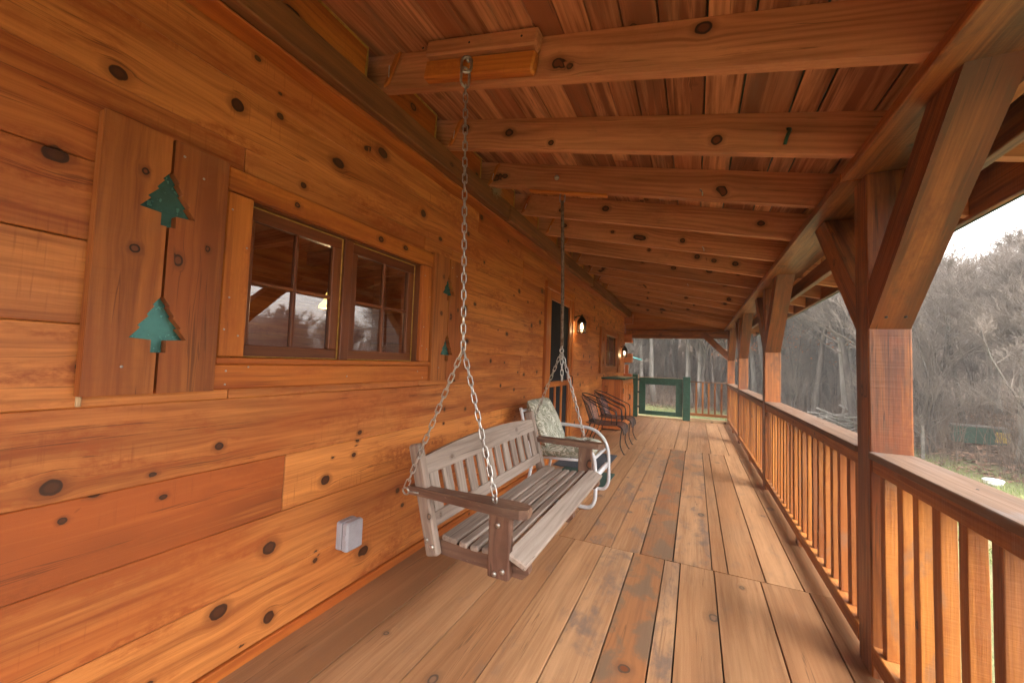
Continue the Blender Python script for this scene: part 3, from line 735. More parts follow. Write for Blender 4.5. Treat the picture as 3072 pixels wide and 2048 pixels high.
# gate
t = thing('green_gate', 'dark green framed gate with an open middle at the far end of the deck', 'gate', (-.75, 10.05, 0))
mb = MB(); GY = 10.04
for q in (((-1.235, GY - .02, .07), (-1.085, GY + .02, .955)), ((-.405, GY - .02, .07), (-.258, GY + .02, .955))): box(mb, *q, .004, grain='z')
for q in (((-1.085, GY - .019, .795), (-.405, GY + .019, .955)), ((-1.085, GY - .019, .07), (-.405, GY + .019, .17))): box(mb, *q, .004)
mb.build('gate_frame', 'green', t)
for a, b, h in ((-1.385, -1.262, 1.03), (-.250, -.095, 1.01)):
    mb = MB(); box(mb, (a, GY - .07, 0), (b, GY + .06, h), .006, grain='z'); mb.build('gate_post', 'green', t)
mb = MB(); box(mb, (-1.261, GY - .05, .0), (-1.24, GY - .01, 1.03), .003, grain='z'); mb.build('hinge_strip', 'pale', t)
mb = MB(); box(mb, (-1.235, GY - .03, .957), (-.258, GY + .03, .966), .002); mb.build('gate_cap', 'pale', t)
mb = MB(); box(mb, (-1.25, GY - .05, .003), (-.26, GY + .05, .035), .003); mb.build('threshold', 'pale', t)
mb = MB()
for z in (.25, .6, .9): mb = MB(); box(mb, (-1.262, GY - .056, z - .02), (-1.2, GY - .05, z + .02), .001); mb.build('hinge', 'iron', t)

# ------------------------------------------------------------------ SWING
sw = thing('porch_swing', 'weathered slatted wooden porch swing hanging on chains beside the log wall', 'porch swing', (-.85, 2.02, .45))
SWP = []
def sp(mb, name, mat):
    o = mb.build(name, mat, sw); SWP.append(o); return o
YA, YB = 1.365, 2.675
def link(mb, c, ax, nm, ln=.044, wd=.018, r=.0029):
    ax = unit(ax); nm = unit(np.asarray(nm, float) - ax * np.dot(nm, ax)); c = np.asarray(c, float)
    a = ln / 2 - wd / 2; h = wd / 2; P = []
    for k in range(7): t_ = math.pi * k / 6; P.append(c + ax * (a + h * math.sin(t_)) + nm * h * math.cos(t_))
    for k in range(7): t_ = math.pi * k / 6; P.append(c - ax * (a + h * math.sin(t_)) - nm * h * math.cos(t_))
    tube(mb, P, r, 6, closed=True)
def chain(mb, p, q, pitch=.0355, jit=.5, **kw):
    p = np.asarray(p, float); q = np.asarray(q, float); L = np.linalg.norm(q - p); n = max(1, int(round(L / pitch))); ax = (q - p) / L
    s = unit(np.cross(ax, (0, 1, 0) if abs(ax[1]) < .9 else (1, 0, 0))); b_ = np.cross(ax, s)
    kw.setdefault('ln', L / n + .0085)
    for k in range(n):
        th = (math.pi / 2) * (k % 2) + math.pi / 4 + rng.uniform(-.2, .2) * jit
        link(mb, p + (q - p) * (k + .5) / n, ax, s * math.cos(th) + b_ * math.sin(th), **kw)
def ring_(mb, c, nm, r, w): 
    nm = unit(nm); a = unit(np.cross(nm, (.3, .2, .9))); b_ = np.cross(nm, a)
    tube(mb, [np.asarray(c) + r * (a * math.cos(t_) + b_ * math.sin(t_)) for t_ in np.linspace(0, 2 * math.pi, 16, endpoint=False)], w, 6, closed=True)
bl = (-.975, .425); bt = (-1.085, .845)                       # back post axis
bd = unit((bt[0] - bl[0], 0, bt[1] - bl[1])); bn = np.array([bd[2], 0, -bd[0]])     # bn: forward normal of the back
def bp(s, n=0.0): return np.array([bl[0], 0, bl[1]]) + bd * s + bn * n
for y in (YA + .02, YB - .02):
    mb = MB()
    board(mb, bp(-.01) + (0, y, 0), bd, bn, .46, .062, .036, .03, nk=2, kr=(.006, .01), ch=.01, tone=.4)
    for s_, n_ in ((.03, .01), (.06, -.012)): disc(mb, bp(s_, n_) + (0, y + (-.018 if y < 2 else .018), 0), (0, -1 if y < 2 else 1, 0), .010, .007, 12, 1)
    sp(mb, 'back_post', ['grey_wood', 'galv'])
# arched top rail
mb = MB(); n_ = 16; ys = np.linspace(YA + .04, YB - .04, n_)
pts = [(y, .312) for y in ys] + [(y, .388 + .034 * (1 - ((y - 2.02) / .62) ** 2)) for y in ys[::-1]]
poly(mb, pts, bp(0, -.004), (0, 1, 0), bd, .024, grid=.03, grain=0, knots=[(1.9, .37, 0, .012), (2.35, .36, 0, .01), (1.6, .35, 0, .009)], tone=.2); sp(mb, 'top_rail', 'grey_wood')
mb = MB(); board(mb, bp(.125, .008) + (0, YA + .04, 0), (0, 1, 0), bd, YB - YA - .08, .058, .024, .04, nk=3, kr=(.006, .009), tone=.5); sp(mb, 'bottom_rail', 'grey_wood')
NS = 12
for k in range(NS):
    y = YA + .04 + (YB - YA - .08) * (k + .5) / NS
    mb = MB(); board(mb, bp(.15, .006) + (0, y, 0), bd, (0, 1, 0), .180, .062, .016, .05, nk=int(rng.random() < .3), kr=(.005, .009), ch=.003, tone=rng.uniform(0, .9)); sp(mb, 'back_slat', 'grey_wood')
# seat frame
for y in (YA + .062, YB - .062, 2.02):
    mb = MB(); poly(mb, [(-1.0, .415), (-.585, .405), (-.560, .43), (-.562, .462), (-.63, .486), (-.78, .466), (-.96, .474)], (0, y + .018, 0), (1, 0, 0), (0, 0, 1), .036, grid=.05, tone=.3); sp(mb, 'side_rail', 'brown_wood')
for xa, xb_, za, zb_ in ((-.945, -.875, .487, .480), (-.862, -.824, .478, .476), (-.810, -.772, .475, .475), (-.757, -.719, .476, .479), (-.704, -.664, .482, .487)):
    mb = MB(); w = math.hypot(xb_ - xa, zb_ - za)
    board(mb, ((xa + xb_) / 2, YA + .03, (za + zb_) / 2 + .004), (0, 1, 0), (xb_ - xa, 0, zb_ - za), YB - YA - .06, w, .022, .04, nk=2, kr=(.005, .009), ch=.005, tone=rng.uniform(0, .8)); sp(mb, 'seat_slat', 'grey_wood')
mb = MB(); board(mb, (-.598, YA + .005, .486), (0, 1, 0), (.085, 0, -.034), YB - YA - .01, .092, .024, .04, nk=2, kr=(.005, .008), ch=.009, tone=.0); sp(mb, 'front_board', 'grey_wood')
for y, sg in ((YA + .018, -1), (YB - .018, 1)):
    mb = MB(); board(mb, (-.668, y, .407), (0, 0, 1), (1, 0, 0), .247, .090, .036, .03, nk=1, ch=.004, tone=.5)
    for x, z in ((-.672, .607), (-.648, .440), (-.682, .424)): disc(mb, (x, y + sg * .018, z), (0, sg, 0), .010, .008, 12, 1)
    sp(mb, 'front_post', ['brown_wood', 'galv'])
    # armrest, outline in plan
    mb = MB(); yc = y + sg * .006
    top = [(-1.10, .022), (-1.0, .026), (-.88, .030), (-.74, .042), (-.64, .045), (-.575, .040), (-.548, .022)]
    pts = [(x, yc - w) for x, w in top] + [(x, yc + w) for x, w in top[::-1]]
    poly(mb, pts, (0, 0, .654), (1, 0, 0), (0, 1, 0), .034, grid=.03, tone=.3)
    sp(mb, 'armrest', 'brown_wood')
for y in (YA - .012, YB + .012):
    mb = MB()
    ring_(mb, (-1.108, y, .665), (0, 1, .2), .015, .0042)
    tube(mb, [(-1.095, y, .665), (-1.04, y, .668)], .004, 6); sp(mb, 'eye_bolt', 'galv'); mb = MB()
    ring_(mb, (-.688, y + .01, .702), (.6, 1, 0), .015, .0042); tube(mb, [(-.688, y + .01, .688), (-.688, y + .01, .66)], .004, 6); sp(mb, 'eye_bolt', 'galv')
sw.rotation_euler = (R(.6), 0, 0)
bpy.context.view_layer.update()
mw = sw.matrix_world
def W2(p): return np.array(mw @ Vector(np.asarray(p, float) - np.array([-.85, 2.02, .45])))
S1 = np.array((-.872, 1.385, 1.262)); H1 = np.array((-.907, 1.372, 2.50))
S2 = np.array((-.850, 2.640, 1.300)); H2 = np.array((-.868, 2.612, 2.43))
CH = []
def chp(fn, name='chain', mat='galv'):
    mb = MB(); fn(mb); o = mb.build(name, mat); CH.append(o); return o
chp(lambda m: chain(m, S1, H1 - (0, 0, .10)))
chp(lambda m: chain(m, S1 - (.004, 0, .004), W2((-1.108, YA - .012, .68))))
chp(lambda m: chain(m, S1 + (.004, 0, -.004), W2((-.688, YA - .002, .717))))
def top1(m):
    link(m, H1 - (0, 0, .005), (0, .1, 1), (1, .5, 0), .075, .042, .0065); link(m, H1 - (0.004, -.0, .062), (0, 0, 1), (.5, 1, 0), .085, .040, .006)
    tube(m, [H1 + (0, .0, .02), H1 + (0, .06, .02)], .006, 8)
chp(top1, 'chain_hook')
chp(lambda m: ring_(m, S1, (1, 1, .2), .013, .004), 'chain_ring')
chp(lambda m: chain(m, S2, S2 + np.array((-.002, 0, .045)), pitch=.03, wd=.026, r=.0045))
chp(lambda m: tube(m, arc([S2 + (0, 0, .04), S2 * .5 + H2 * .5 + (.004, 0, 0), H2 - (0, 0, .055)], 8), [.0115] * 17, 10), 'chain_sleeve', 'rust')
chp(lambda m: (link(m, H2 - (0, 0, .03), (0, 0, 1), (1, .3, 0), .07, .034, .0055), tube(m, [H2, H2 + (0, 0, .03)], .006, 6)), 'chain_hook')
chp(lambda m: chain(m, S2 - (.004, 0, .004), W2((-1.108, YB + .012, .68))))
chp(lambda m: chain(m, S2 + (.004, 0, -.004), W2((-.688, YB + .022, .717))))
chp(lambda m: chain(m, S2 + np.array((.004, -.012, -.01)), S2 + np.array((.012, -.014, -.20))))
for o in CH:
    o.parent = sw; o.matrix_parent_inverse = sw.matrix_world.inverted()

# ------------------------------------------------------------------ GLIDER CHAIR + CUSHION
gc = thing('patio_armchair', 'white tubular steel patio armchair behind the swing by the screen door', 'armchair', (-1.1, 3.6, 0))
for y in (3.34, 3.90):
    mb = MB(); zl = -.05 if y < 3.5 else 0
    tube(mb, arc([(-1.43, y, .70 + zl), (-1.38, y, .60 + zl), (-1.25, y, .603 + zl), (-1.06, y, .600 + zl), (-.92, y, .585 + zl), (-.835, y, .535 + zl), (-.785, y, .47), (-.757, y, .38), (-.75, y, .22), (-.752, y, .09), (-.80, y, .022), (-.92, y, .018), (-1.15, y, .018), (-1.38, y, .018)], 5), .0165, 10)
    tube(mb, arc([(-1.30, y, .30), (-1.38, y, .5), (-1.43, y, .70), (-1.455, y, .80)], 4), .0155, 10)
    tube(mb, [(-1.38, y, .018), (-1.33, y, .3)], .0155, 8)
    mb.build('side_frame', 'white_tube', gc)
mb = MB()
tube(mb, [(-.79, 3.35, .405), (-.79, 3.89, .405)], .015, 8); tube(mb, [(-.765, 3.35, .265), (-.765, 3.89, .265)], .024, 8); tube(mb, [(-1.36, 3.35, .30), (-1.36, 3.89, .30)], .014, 8); tube(mb, [(-1.45, 3.35, .77), (-1.45, 3.89, .77)], .014, 8)
for a, b in (((-1.33, 3.36, .37), (-.80, 3.36, .40)), ((-1.33, 3.88, .37), (-.80, 3.88, .40))): tube(mb, [a, b], .012, 8)
mb.build('cross_bar', 'white_tube', gc)
mb = MB()
for k in range(7):
    x = -1.28 + k * .075; z = .372 + k * .005
    mb.add([(x, 3.36, z), (x, 3.88, z), (x + .055, 3.88, z + .004), (x + .055, 3.36, z + .004)], [(0, 1, 2, 3)])
mb.build('seat_strap', 'pale', gc)
def cushion(mb, O, U, V, lu, lv, th, tuft):
    U = unit(U); V = unit(V); N = np.cross(U, V); n = 28
    us = np.linspace(-1, 1, n); P = []
    for sgn in (1, -1):
        for a in us:
            for b in us:
                e = (1 - abs(a) ** 6) * (1 - abs(b) ** 6); hgt = th * .5 * max(e, 0) ** .45
                for (ta, tb) in tuft: hgt -= th * .30 * math.exp(-((a - ta) ** 2 + (b - tb) ** 2) / .035)
                hgt += .006 * math.sin(a * 9 + b * 5) * e
                P.append(np.asarray(O) + U * a * lu / 2 * (1 - .03 * abs(b) ** 3) + V * b * lv / 2 * (1 - .03 * abs(a) ** 3) + N * sgn * max(hgt, 0.001))
    F = []
    for s_ in (0, 1):
        o_ = s_ * n * n
        for i in range(n - 1):
            for j in range(n - 1):
                q = (o_ + i * n + j, o_ + (i + 1) * n + j, o_ + (i + 1) * n + j + 1, o_ + i * n + j + 1)
                F.append(q if s_ == 0 else q[::-1])
    mb.add(P, F, smooth=True)
cu = thing('chair_cushion', 'tufted grey-green leaf print cushion on the white armchair', 'cushion', (-1.1, 3.6, .45))
tf = [(-.45, -.4), (.45, -.4), (-.45, .3), (.45, .3)]
mb = MB(); cushion(mb, (-1.30, 3.62, .665), (0, 1, 0), unit((-.20, 0, .40)), .52, .46, .12, tf); mb.build('back_pad', 'fabric', cu)
mb = MB(); cushion(mb, (-1.05, 3.62, .445), (1, 0, .06), (0, 1, 0), .50, .52, .13, tf); mb.build('seat_pad', 'fabric', cu)

# ------------------------------------------------------------------ WROUGHT IRON CHAIRS
def mesh_panel(mb, grid, r=.0016, step=1):
    """grid[i][j] points -> diamond wire mesh"""
    n, m = len(grid), len(grid[0])
    for d in (1, -1):
        for s_ in range(-m, n + m, step):
            P = [];
            for j in range(m):
                i = s_ + d * j if d == 1 else s_ - j
                if 0 <= i < n: P.append(grid[i][j])
                else:
                    if len(P) > 1: tube(mb, P, r, 3, caps=False)
                    P = []
            if len(P) > 1: tube(mb, P, r, 3, caps=False)
def iron_chair(yc, label):
    t = thing('mesh_chair', label, 'chair', (-1.2, yc, 0), 'black wrought iron mesh chairs')
    hw = .215
    # rim: right arm front -> around the back -> left arm front
    rim = [(-.985, yc - hw, .385), (-.985, yc - hw - .005, .50), (-1.01, yc - hw - .01, .575), (-1.10, yc - hw - .02, .615), (-1.30, yc - hw - .02, .70), (-1.46, yc - .17, .765), (-1.535, yc, .79)]
    full = rim + [(x, 2 * yc - y, z) for x, y, z in rim[-2::-1]]
    mb = MB(); tube(mb, arc(full, 6), .0085, 8)
    inner = [(-1.06, yc - hw + .01, .39), (-1.06, yc - hw + .005, .50), (-1.09, yc - hw, .555), (-1.20, yc - hw + .0, .60), (-1.36, yc - .175, .68), (-1.46, yc - .12, .725), (-1.50, yc, .735)]
    tube(mb, arc(inner + [(x, 2 * yc - y, z) for x, y, z in inner[-2::-1]], 6), .006, 8); mb.build('arm_rim', 'iron', t)
    # curved mesh back between rim and seat
    G = []
    for a in np.linspace(-1, 1, 37):
        th = a * 1.18; col = []
        for s_ in np.linspace(0, 1, 15):
            rad = .19 + .055 * s_
            x = -1.20 - .035 - .06 * s_ - rad * math.cos(th) * .98; y = yc + rad * math.sin(th)
            zt = .755 - .12 * abs(a) ** 1.6
            col.append((x, y, .40 + (zt - .40) * s_))
        G.append(col)
    mb = MB(); skin(mb, G)
    for c_ in (G[0], G[-1], G[7], G[-8]): tube(mb, c_, .005, 6)
    tube(mb, [c_[0] for c_ in G], .006, 6); tube(mb, [c_[-1] for c_ in G], .006, 6)
    mb.build('mesh_back', ['iron', 'mesh_back'], t)
    # seat pan with a rolled front
    prof = [(-1.42, .385), (-1.30, .378), (-1.18, .374), (-1.06, .376), (-.98, .382), (-.935, .372), (-.905, .345), (-.892, .30), (-.89, .265)]
    pr_ = arc([(x, 0, z) for x, z in prof], 4)
    G = [[(p[0], yc + v * hw * (1 if p[0] > -1.3 else .9), p[2] - .006 * (1 - v * v)) for v in np.linspace(-1, 1, 23)] for p in pr_]
    mb = MB(); skin(mb, G)
    P = [q for c_ in G for q in c_]; nn = 23
    for e in (0, -1): tube(mb, [c_[e] for c_ in G], .006, 6)
    tube(mb, G[-1], .005, 6); tube(mb, G[0], .006, 6)
    mb.build('mesh_seat', ['iron', 'mesh_seat'], t)
    for s_ in (-1, 1):
        mb = MB(); y = yc + s_ * hw
        tube(mb, arc([(-.97, y, .38), (-.915, y, .345), (-.925, y, .25), (-.93, y, .12), (-.895, y + s_ * .005, .03), (-.875, y + s_ * .008, .008)], 5), .0075, 8); disc(mb, (-.872, y + s_ * .008, 0), (0, 0, 1), .017, .008); mb.build('front_leg', 'iron', t)
        mb = MB(); tube(mb, arc([(-1.36, yc + s_ * .18, .38), (-1.42, yc + s_ * .20, .2), (-1.50, yc + s_ * .215, .01)], 5), .0075, 8); disc(mb, (-1.50, yc + s_ * .215, 0), (0, 0, 1), .016, .008)
        mb.build('rear_leg', 'iron', t)
    return t
iron_chair(5.84, 'black mesh back iron chair nearer to the screen door')
iron_chair(6.64, 'black mesh back iron chair nearer to the wooden cabinet')

# ------------------------------------------------------------------ CABINET
cb = thing('outdoor_cabinet', 'orange pine cabinet with arched doors and green top under the far window', 'cabinet', (-1.4, 8.1, 0))
mb = MB()
for k in range(3): board(mb, (-1.56 + .02 + k * .115, 7.52, .03), (0, 0, 1), (1, 0, 0), .93, .114, .03, .08, nk=1)
box(mb, (-1.60, 7.54, .03), (-1.235, 8.83, .96), .003, grain='y', res=.2)
board(mb, (-1.42, 8.845, .03), (0, 0, 1), (1, 0, 0), .93, .36, .03, .1)
mb.build('carcass', 'cabinet', cb)
mb = MB(); box(mb, (-1.604, 7.44, .962), (-1.165, 8.92, .992), .004, grain='y'); mb.build('top', 'green', cb)
for k in range(2):
    y0 = 7.54 + k * .645; mb = MB(); X = -1.234
    box(mb, (X, y0, .06), (X + .02, y0 + .64, .94), .003, grain='z', res=.1)
    for half in (0, 1):
        a = y0 + .03 + half * .30; w = .28
        P = [(X + .022, a, .12)] + [(X + .022, a + w * .5 - w * .5 * math.cos(t_), .74 + .14 * math.sin(t_) ** .8) for t_ in np.linspace(0, math.pi, 13)] + [(X + .022, a + w, .12)]
        tube(mb, P, .012, 6, closed=True)
        for f_ in (.25, .5, .75): tube(mb, [(X + .021, a + w * f_, .15), (X + .021, a + w * f_, .74 + .09 * math.sin(math.pi * f_))], .006, 5)
    d_ = mb.build('door', 'cabinet', cb)
    mb = MB(); yk = y0 + (.60 if k == 0 else .04); tube(mb, arc([(X + .02, yk, .55), (X + .05, yk, .56), (X + .05, yk, .64), (X + .02, yk, .65)], 4), .007, 6)
    for z in (.25, .75): box(mb, (X + .02, y0 + (.0 if k == 0 else .61), z - .05), (X + .03, y0 + (.03 if k == 0 else .64), z + .05), .002, grain='z')
    mb.build('handle', 'iron', d_)

# ------------------------------------------------------------------ LANTERNS
def lantern(y, z, x, label):
    t = thing('wall_lantern', label, 'wall lamp', (WX, y, z), 'lit bronze lanterns on the log wall')
    mb = MB(); zc = z
    lathe_c = (x, y, zc)
    disc(mb, (WX, y, zc + .225), (1, 0, 0), .045, .022, 16); 
    tube(mb, arc([(WX + .02, y, zc + .225), (WX + .05, y, zc + .245), (x - .01, y, zc + .25), (x, y, zc + .235)], 5), .009, 8)
    mb.build('wall_bracket', 'bronze', t)
    mb = MB()
    lathe(mb, lathe_c, [(.006, .275), (.012, .26), (.006, .25), (.02, .243), (.03, .23), (.052, .20), (.066, .165), (.069, .15), (.066, .148)], 24)
    mb.build('lamp_cap', 'bronze', t)
    mb = MB()
    for k in range(8):
        a = k * math.pi / 4 + .2
        P = [(x + r * math.cos(a), y + r * math.sin(a), zc + h) for r, h in ((.064, .152), (.060, .10), (.058, .04), (.060, .0))]
        tube(mb, P, .004, 5)
    for h, r in ((.15, .066), (.008, .061), (.045, .0595)): tube(mb, [(x + r * math.cos(a), y + r * math.sin(a), zc + h) for a in np.linspace(0, 6.283, 24, endpoint=False)], .0042, 5, closed=True)
    mb.build('lamp_cage', 'bronze', t)
    mb = MB(); lathe(mb, lathe_c, [(.057, .148), (.054, .10), (.0525, .04), (.054, .003)], 24); mb.build('lamp_glass', 'lamp_glass', t)
    mb = MB(); lathe(mb, (x, y, zc + .07), [(.004, .06), (.014, .055), (.017, .035), (.021, .015), (.018, -.005), (.004, -.014)], 14); mb.build('bulb', 'bulb', t)
    return t
lantern(5.50, 1.665, -1.482, 'lit bronze lantern on the wall between screen door and far window')
lantern(9.42, 1.425, -1.50, 'lit bronze lantern at the far corner beside the log ends')

# ------------------------------------------------------------------ SMALL THINGS
t = thing('outlet_cover', 'grey weatherproof outlet cover on the log wall below the near window', 'outlet cover', (WX, 1.49, .33))
mb = MB(); box(mb, (WX - .005, 1.445, .262), (WX + .034, 1.545, .398), .006, grain='z'); mb.build('back_box', 'grey_box', t)
mb = MB(); box(mb, (WX + .036, 1.443, .260), (WX + .078, 1.547, .400), .010, grain='z'); mb.build('lid', 'grey_box', t)
mb = MB(); box(mb, (WX + .0335, 1.450, .268), (WX + .0365, 1.540, .392), .0005, grain='z'); mb.build('gasket', 'black', t)
mb = MB(); box(mb, (WX + .05, 1.44, .32), (WX + .066, 1.4435, .345), .001, grain='z'); mb.build('latch', 'grey_box', t)
mb = MB(); disc(mb, (WX + .03, 1.495, .399), (0, 0, 1), .007, .004); mb.build('hinge_knob', 'galv', t)
mb = MB()
for k in range(38): box(mb, (-1.53 + .0155 * k, 4.56, .002), (-1.53 + .0155 * k + .011, 5.48, .012), .002, grain='y')
box(mb, (-1.54, 4.55, .001), (-.94, 5.49, .006), .001)
tag(mb.build('door_mat', 'mat_dark'), 'dark ribbed rubber mat on the deck in front of the screen door', 'mat')
mb = MB(); box(mb, (-1.38, 3.98, .001), (-.80, 4.53, .014), .002)
tag(mb.build('turf_mat', 'mat_green'), 'dark green turf mat on the deck beside the white armchair', 'mat')
# straw nest on the ledger
mb = MB()
for k in range(150):
    c = np.array([-1.44, 2.66, 2.565]) + rng.normal(0, .022, 3) * (1, 1.3, .8); d = unit(rng.normal(0, 1, 3) * (1, 1, 1)) * rng.uniform(.02, .07)
    tube(mb, [c - d / 2, c + rng.normal(0, .006, 3), c + d / 2 - (0, 0, .015)], .0011, 3, caps=False)
tag(mb.build('straw_nest', 'straw'), 'small tuft of straw nest on the dark ledger above the swing', 'nest')
# peg under the left shutter
mb = MB(); box(mb, (WX + .001, .492, 1.048), (WX + .012, .503, 1.085), .003, grain='z'); tag(mb.build('wood_shim', 'pale'), 'pale wooden shim below the corner of the leftmost shutter', 'shim')
# ------------------------------------------------------------------ OUTDOORS
GZ = -.6
AZ_T = [-180, -60, -30, -10, 0, 10, 14, 18, 22, 26, 40, 60, 90, 130, 180]
R_T = [26, 22, 20, 19, 18.4, 17, 16.4, 13.6, 11.9, 11.0, 10.6, 12, 14, 18, 26]
def redge(az): return np.interp(az, AZ_T, R_T)
def gh(x, y):
    r = np.hypot(x, y); az = np.degrees(np.arctan2(x, y)); d = np.maximum(r - redge(az), 0)
    return GZ + np.interp(az, [-60, -20, 30, 38], [.06, .15, .15, .02]) * d + .05 * np.sin(x * .7 + y * .31) * np.minimum(d, 1) + .012 * np.sin(x * 2.1) * np.sin(y * 1.7)
def ground_mat():
    m, t, b, out = new_mat('lawn_and_leaf_litter')
    tc = t.node('ShaderNodeTexCoord').outputs['Object']; fw = t.attr('tone')
    n1 = t.noise(tc, 1.2, 5, .6); n2 = t.noise(tc, 14, 5, .7); n3 = t.noise(tc, 60, 3, .6)
    g = t.mix(t.step(n1, .35, .65), (.13, .155, .06), (.18, .165, .085)); g = t.mix(t.math('MULTIPLY', t.step(n3, .45, .65), .5), g, (.075, .075, .038))
    l = t.mix(t.step(n2, .36, .66), (.135, .085, .06), (.06, .04, .03)); l = t.mix(t.step(n3, .55, .7), l, (.19, .14, .11))
    f = t.step(t.math('ADD', fw, t.math('MULTIPLY', t.math('SUBTRACT', n2, .5), 1.4)), .3, .7)
    t.put(b.inputs['Base Color'], t.mix(f, g, l)); b.inputs['Roughness'].default_value = .95
    b.inputs['Specular IOR Level'].default_value = .15
    t.put(b.inputs['Normal'], t.bump(n3, .6, .04)); return m
M['ground'] = ground_mat()
mb = MB()
rr = np.concatenate([np.linspace(.5, 9, 9), np.linspace(9.6, 30, 50), np.linspace(31, 60, 16), [80, 120, 200, 300]]); aa = np.radians(np.linspace(-180, 180, 181)[:-1])
RR, AA = np.meshgrid(rr, aa, indexing='ij'); X = RR * np.sin(AA); Y = RR * np.cos(AA); Z = np.where(RR < 61, gh(X, Y), gh(X * 60 / RR, Y * 60 / RR) + (RR - 60) * .02)
V = np.stack([X, Y, Z], -1).reshape(-1, 3); na = len(aa); F = []
for i in range(len(rr) - 1):
    for j in range(na): k = (j + 1) % na; F.append((i * na + j, (i + 1) * na + j, (i + 1) * na + k, i * na + k))
F.append(tuple(range(na)))
mb.add(V, F, smooth=True)
tn = np.clip((RR - redge(np.degrees(AA)) - .3) / 1.2, 0, 1).reshape(-1); mb.t[-1] = tn
struct(mb.build('ground', 'ground'))
def bark(name, c1, c2):
    m, t, b, out = new_mat(name); tc = t.node('ShaderNodeTexCoord').outputs['Object']
    n = t.noise(t.vmul(tc, (60, 60, 12)), 1, 4, .65); n2 = t.noise(tc, 5, 3)
    c = t.mix(t.step(n, .35, .65), c1, c2); c = t.mix(t.math('MULTIPLY', t.step(n2, .45, .7), .5), c, (.10, .105, .08))
    t.put(b.inputs['Base Color'], c); b.inputs['Roughness'].default_value = .9; b.inputs['Specular IOR Level'].default_value = .2
    t.put(b.inputs['Normal'], t.bump(n, .5, .01)); return m
M['bark'] = bark('grey_bark', (.12, .10, .088), (.06, .05, .044))
M['bark_pale'] = bark('pale_bark', (.25, .225, .205), (.15, .135, .12))
M['twig'] = plain('grey_twig', (.19, .155, .13), .9, var=.4, scale=3, spec=.2)
M['brush'] = plain('dry_brush', (.20, .145, .11), .95, var=.5, scale=1.2, spec=.1, col2=(.11, .082, .066))
M['litter'] = plain('fallen_leaf', (.30, .19, .13), .9, var=.6, scale=9, spec=.2, col2=(.14, .07, .045))
M['grass'] = plain('grass_blade', (.20, .25, .085), .9, var=.5, scale=2, spec=.2, col2=(.25, .22, .11))
M['leaf'] = plain('dead_leaf', (.40, .16, .07), .85, var=.4, scale=6, spec=.2)
def perp(d):
    a = np.cross(d, (0, 0, 1)) if abs(d[2]) < .95 else np.cross(d, (1, 0, 0)); return unit(a)
def make_tree(seed, spread=.5, limbs=26, trunk_mat='bark', leaves=0, clear=.25, lean=.05, multi=1):
    rg = np.random.default_rng(seed); T = MB(); K = MB(); LV = MB(); ends = []
    def branch(p, d, L, r, lvl):
        n = 5 if lvl < 2 else 3; P = [p]; q = p
        for i in range(n):
            d = unit(d + rg.normal(0, .055 + .03 * lvl, 3) + np.array([0, 0, .07]))
            q = q + d * L / n; P.append(q)
        tube(K, P, list(np.linspace(r, max(r * .35, .0007), len(P))), 4 if lvl == 1 else 3, caps=False)
        ends.append(P[-1])
        if lvl >= 4: return
        nb = {1: 8, 2: 6, 3: 3}[lvl]
        for _ in range(nb):
            t_ = rg.uniform(.2, 1); k = min(int(t_ * n), n - 1); o = P[k] + (P[k + 1] - P[k]) * (t_ * n - k)
            dd = unit(d + perp(d) * rg.normal(0, .55) + np.cross(d, perp(d)) * rg.normal(0, .55) + np.array([0, 0, .12]))
            branch(o, dd, L * rg.uniform(.4, .65), max(r * .48, .0011), lvl + 1)
    for s_ in range(multi):
        d = unit(np.array([rg.normal(0, lean + .12 * (multi > 1)), rg.normal(0, lean + .12 * (multi > 1)), 1])); p = np.array([rg.normal(0, .02) * (multi > 1), rg.normal(0, .02) * (multi > 1), -.03]); P = [p]; n = 12
        for i in range(n): d = unit(d + np.append(rg.normal(0, .05, 2), .06)); p = p + d * 1.02 / n; P.append(p)
        r0 = .0155 * (1 if multi == 1 else .6); rad = [r0 * (1.25 if i == 0 else 1) * (1 - i / n) ** .8 + .0018 for i in range(n + 1)]
        tube(T, P, rad, 7)
        for k in range(limbs // multi):
            t_ = clear + (1 - clear) * (k + rg.random()) / (limbs // multi); i = min(int(t_ * n), n - 1); o = P[i] + (P[i + 1] - P[i]) * (t_ * n - i)
            az = rg.uniform(0, 6.283); up = rg.uniform(.3, 1.6)
            branch(o, unit((math.cos(az), math.sin(az), up)), spread * (1.0 - t_) * rg.uniform(.6, 1.1) + .09, max(rad[i] * .42, .0022), 1)
    for _ in range(leaves):
        c = ends[rg.integers(len(ends))] + rg.normal(0, .012, 3); a = unit(rg.normal(0, 1, 3)) * .011; b_ = unit(rg.normal(0, 1, 3)) * .008
        LV.add([c - a, c + b_, c + a, c - b_], [(0, 1, 2, 3)])
    root = bpy.data.objects.new('bare_tree', None); C.objects.link(root)
    T.build('trunk', trunk_mat, root); K.build('crown', 'twig', root)
    if leaves: LV.build('foliage', 'leaf', root)
    return root
protos = [make_tree(1, .42, 22, clear=.42), make_tree(2, .36, 20, lean=.10, clear=.45), make_tree(3, .5, 20, 'bark_pale', clear=.5), make_tree(4, .34, 26, clear=.3, multi=2), make_tree(5, .45, 20, lean=.14, clear=.42), make_tree(6, .30, 30, clear=.08, multi=3)]
leafy = make_tree(7, .45, 20, leaves=1500, clear=.2)
KINDS = ['slender grey bare tree with fine twigs in the woods', 'leaning grey bare tree with fine twigs in the woods', 'pale barked bare tree standing in the woods', 'forked bare tree with two thin trunks in the woods',
         'crooked bare tree with wide limbs in the woods', 'bushy bare sapling with several thin stems in the woods']
used = set()
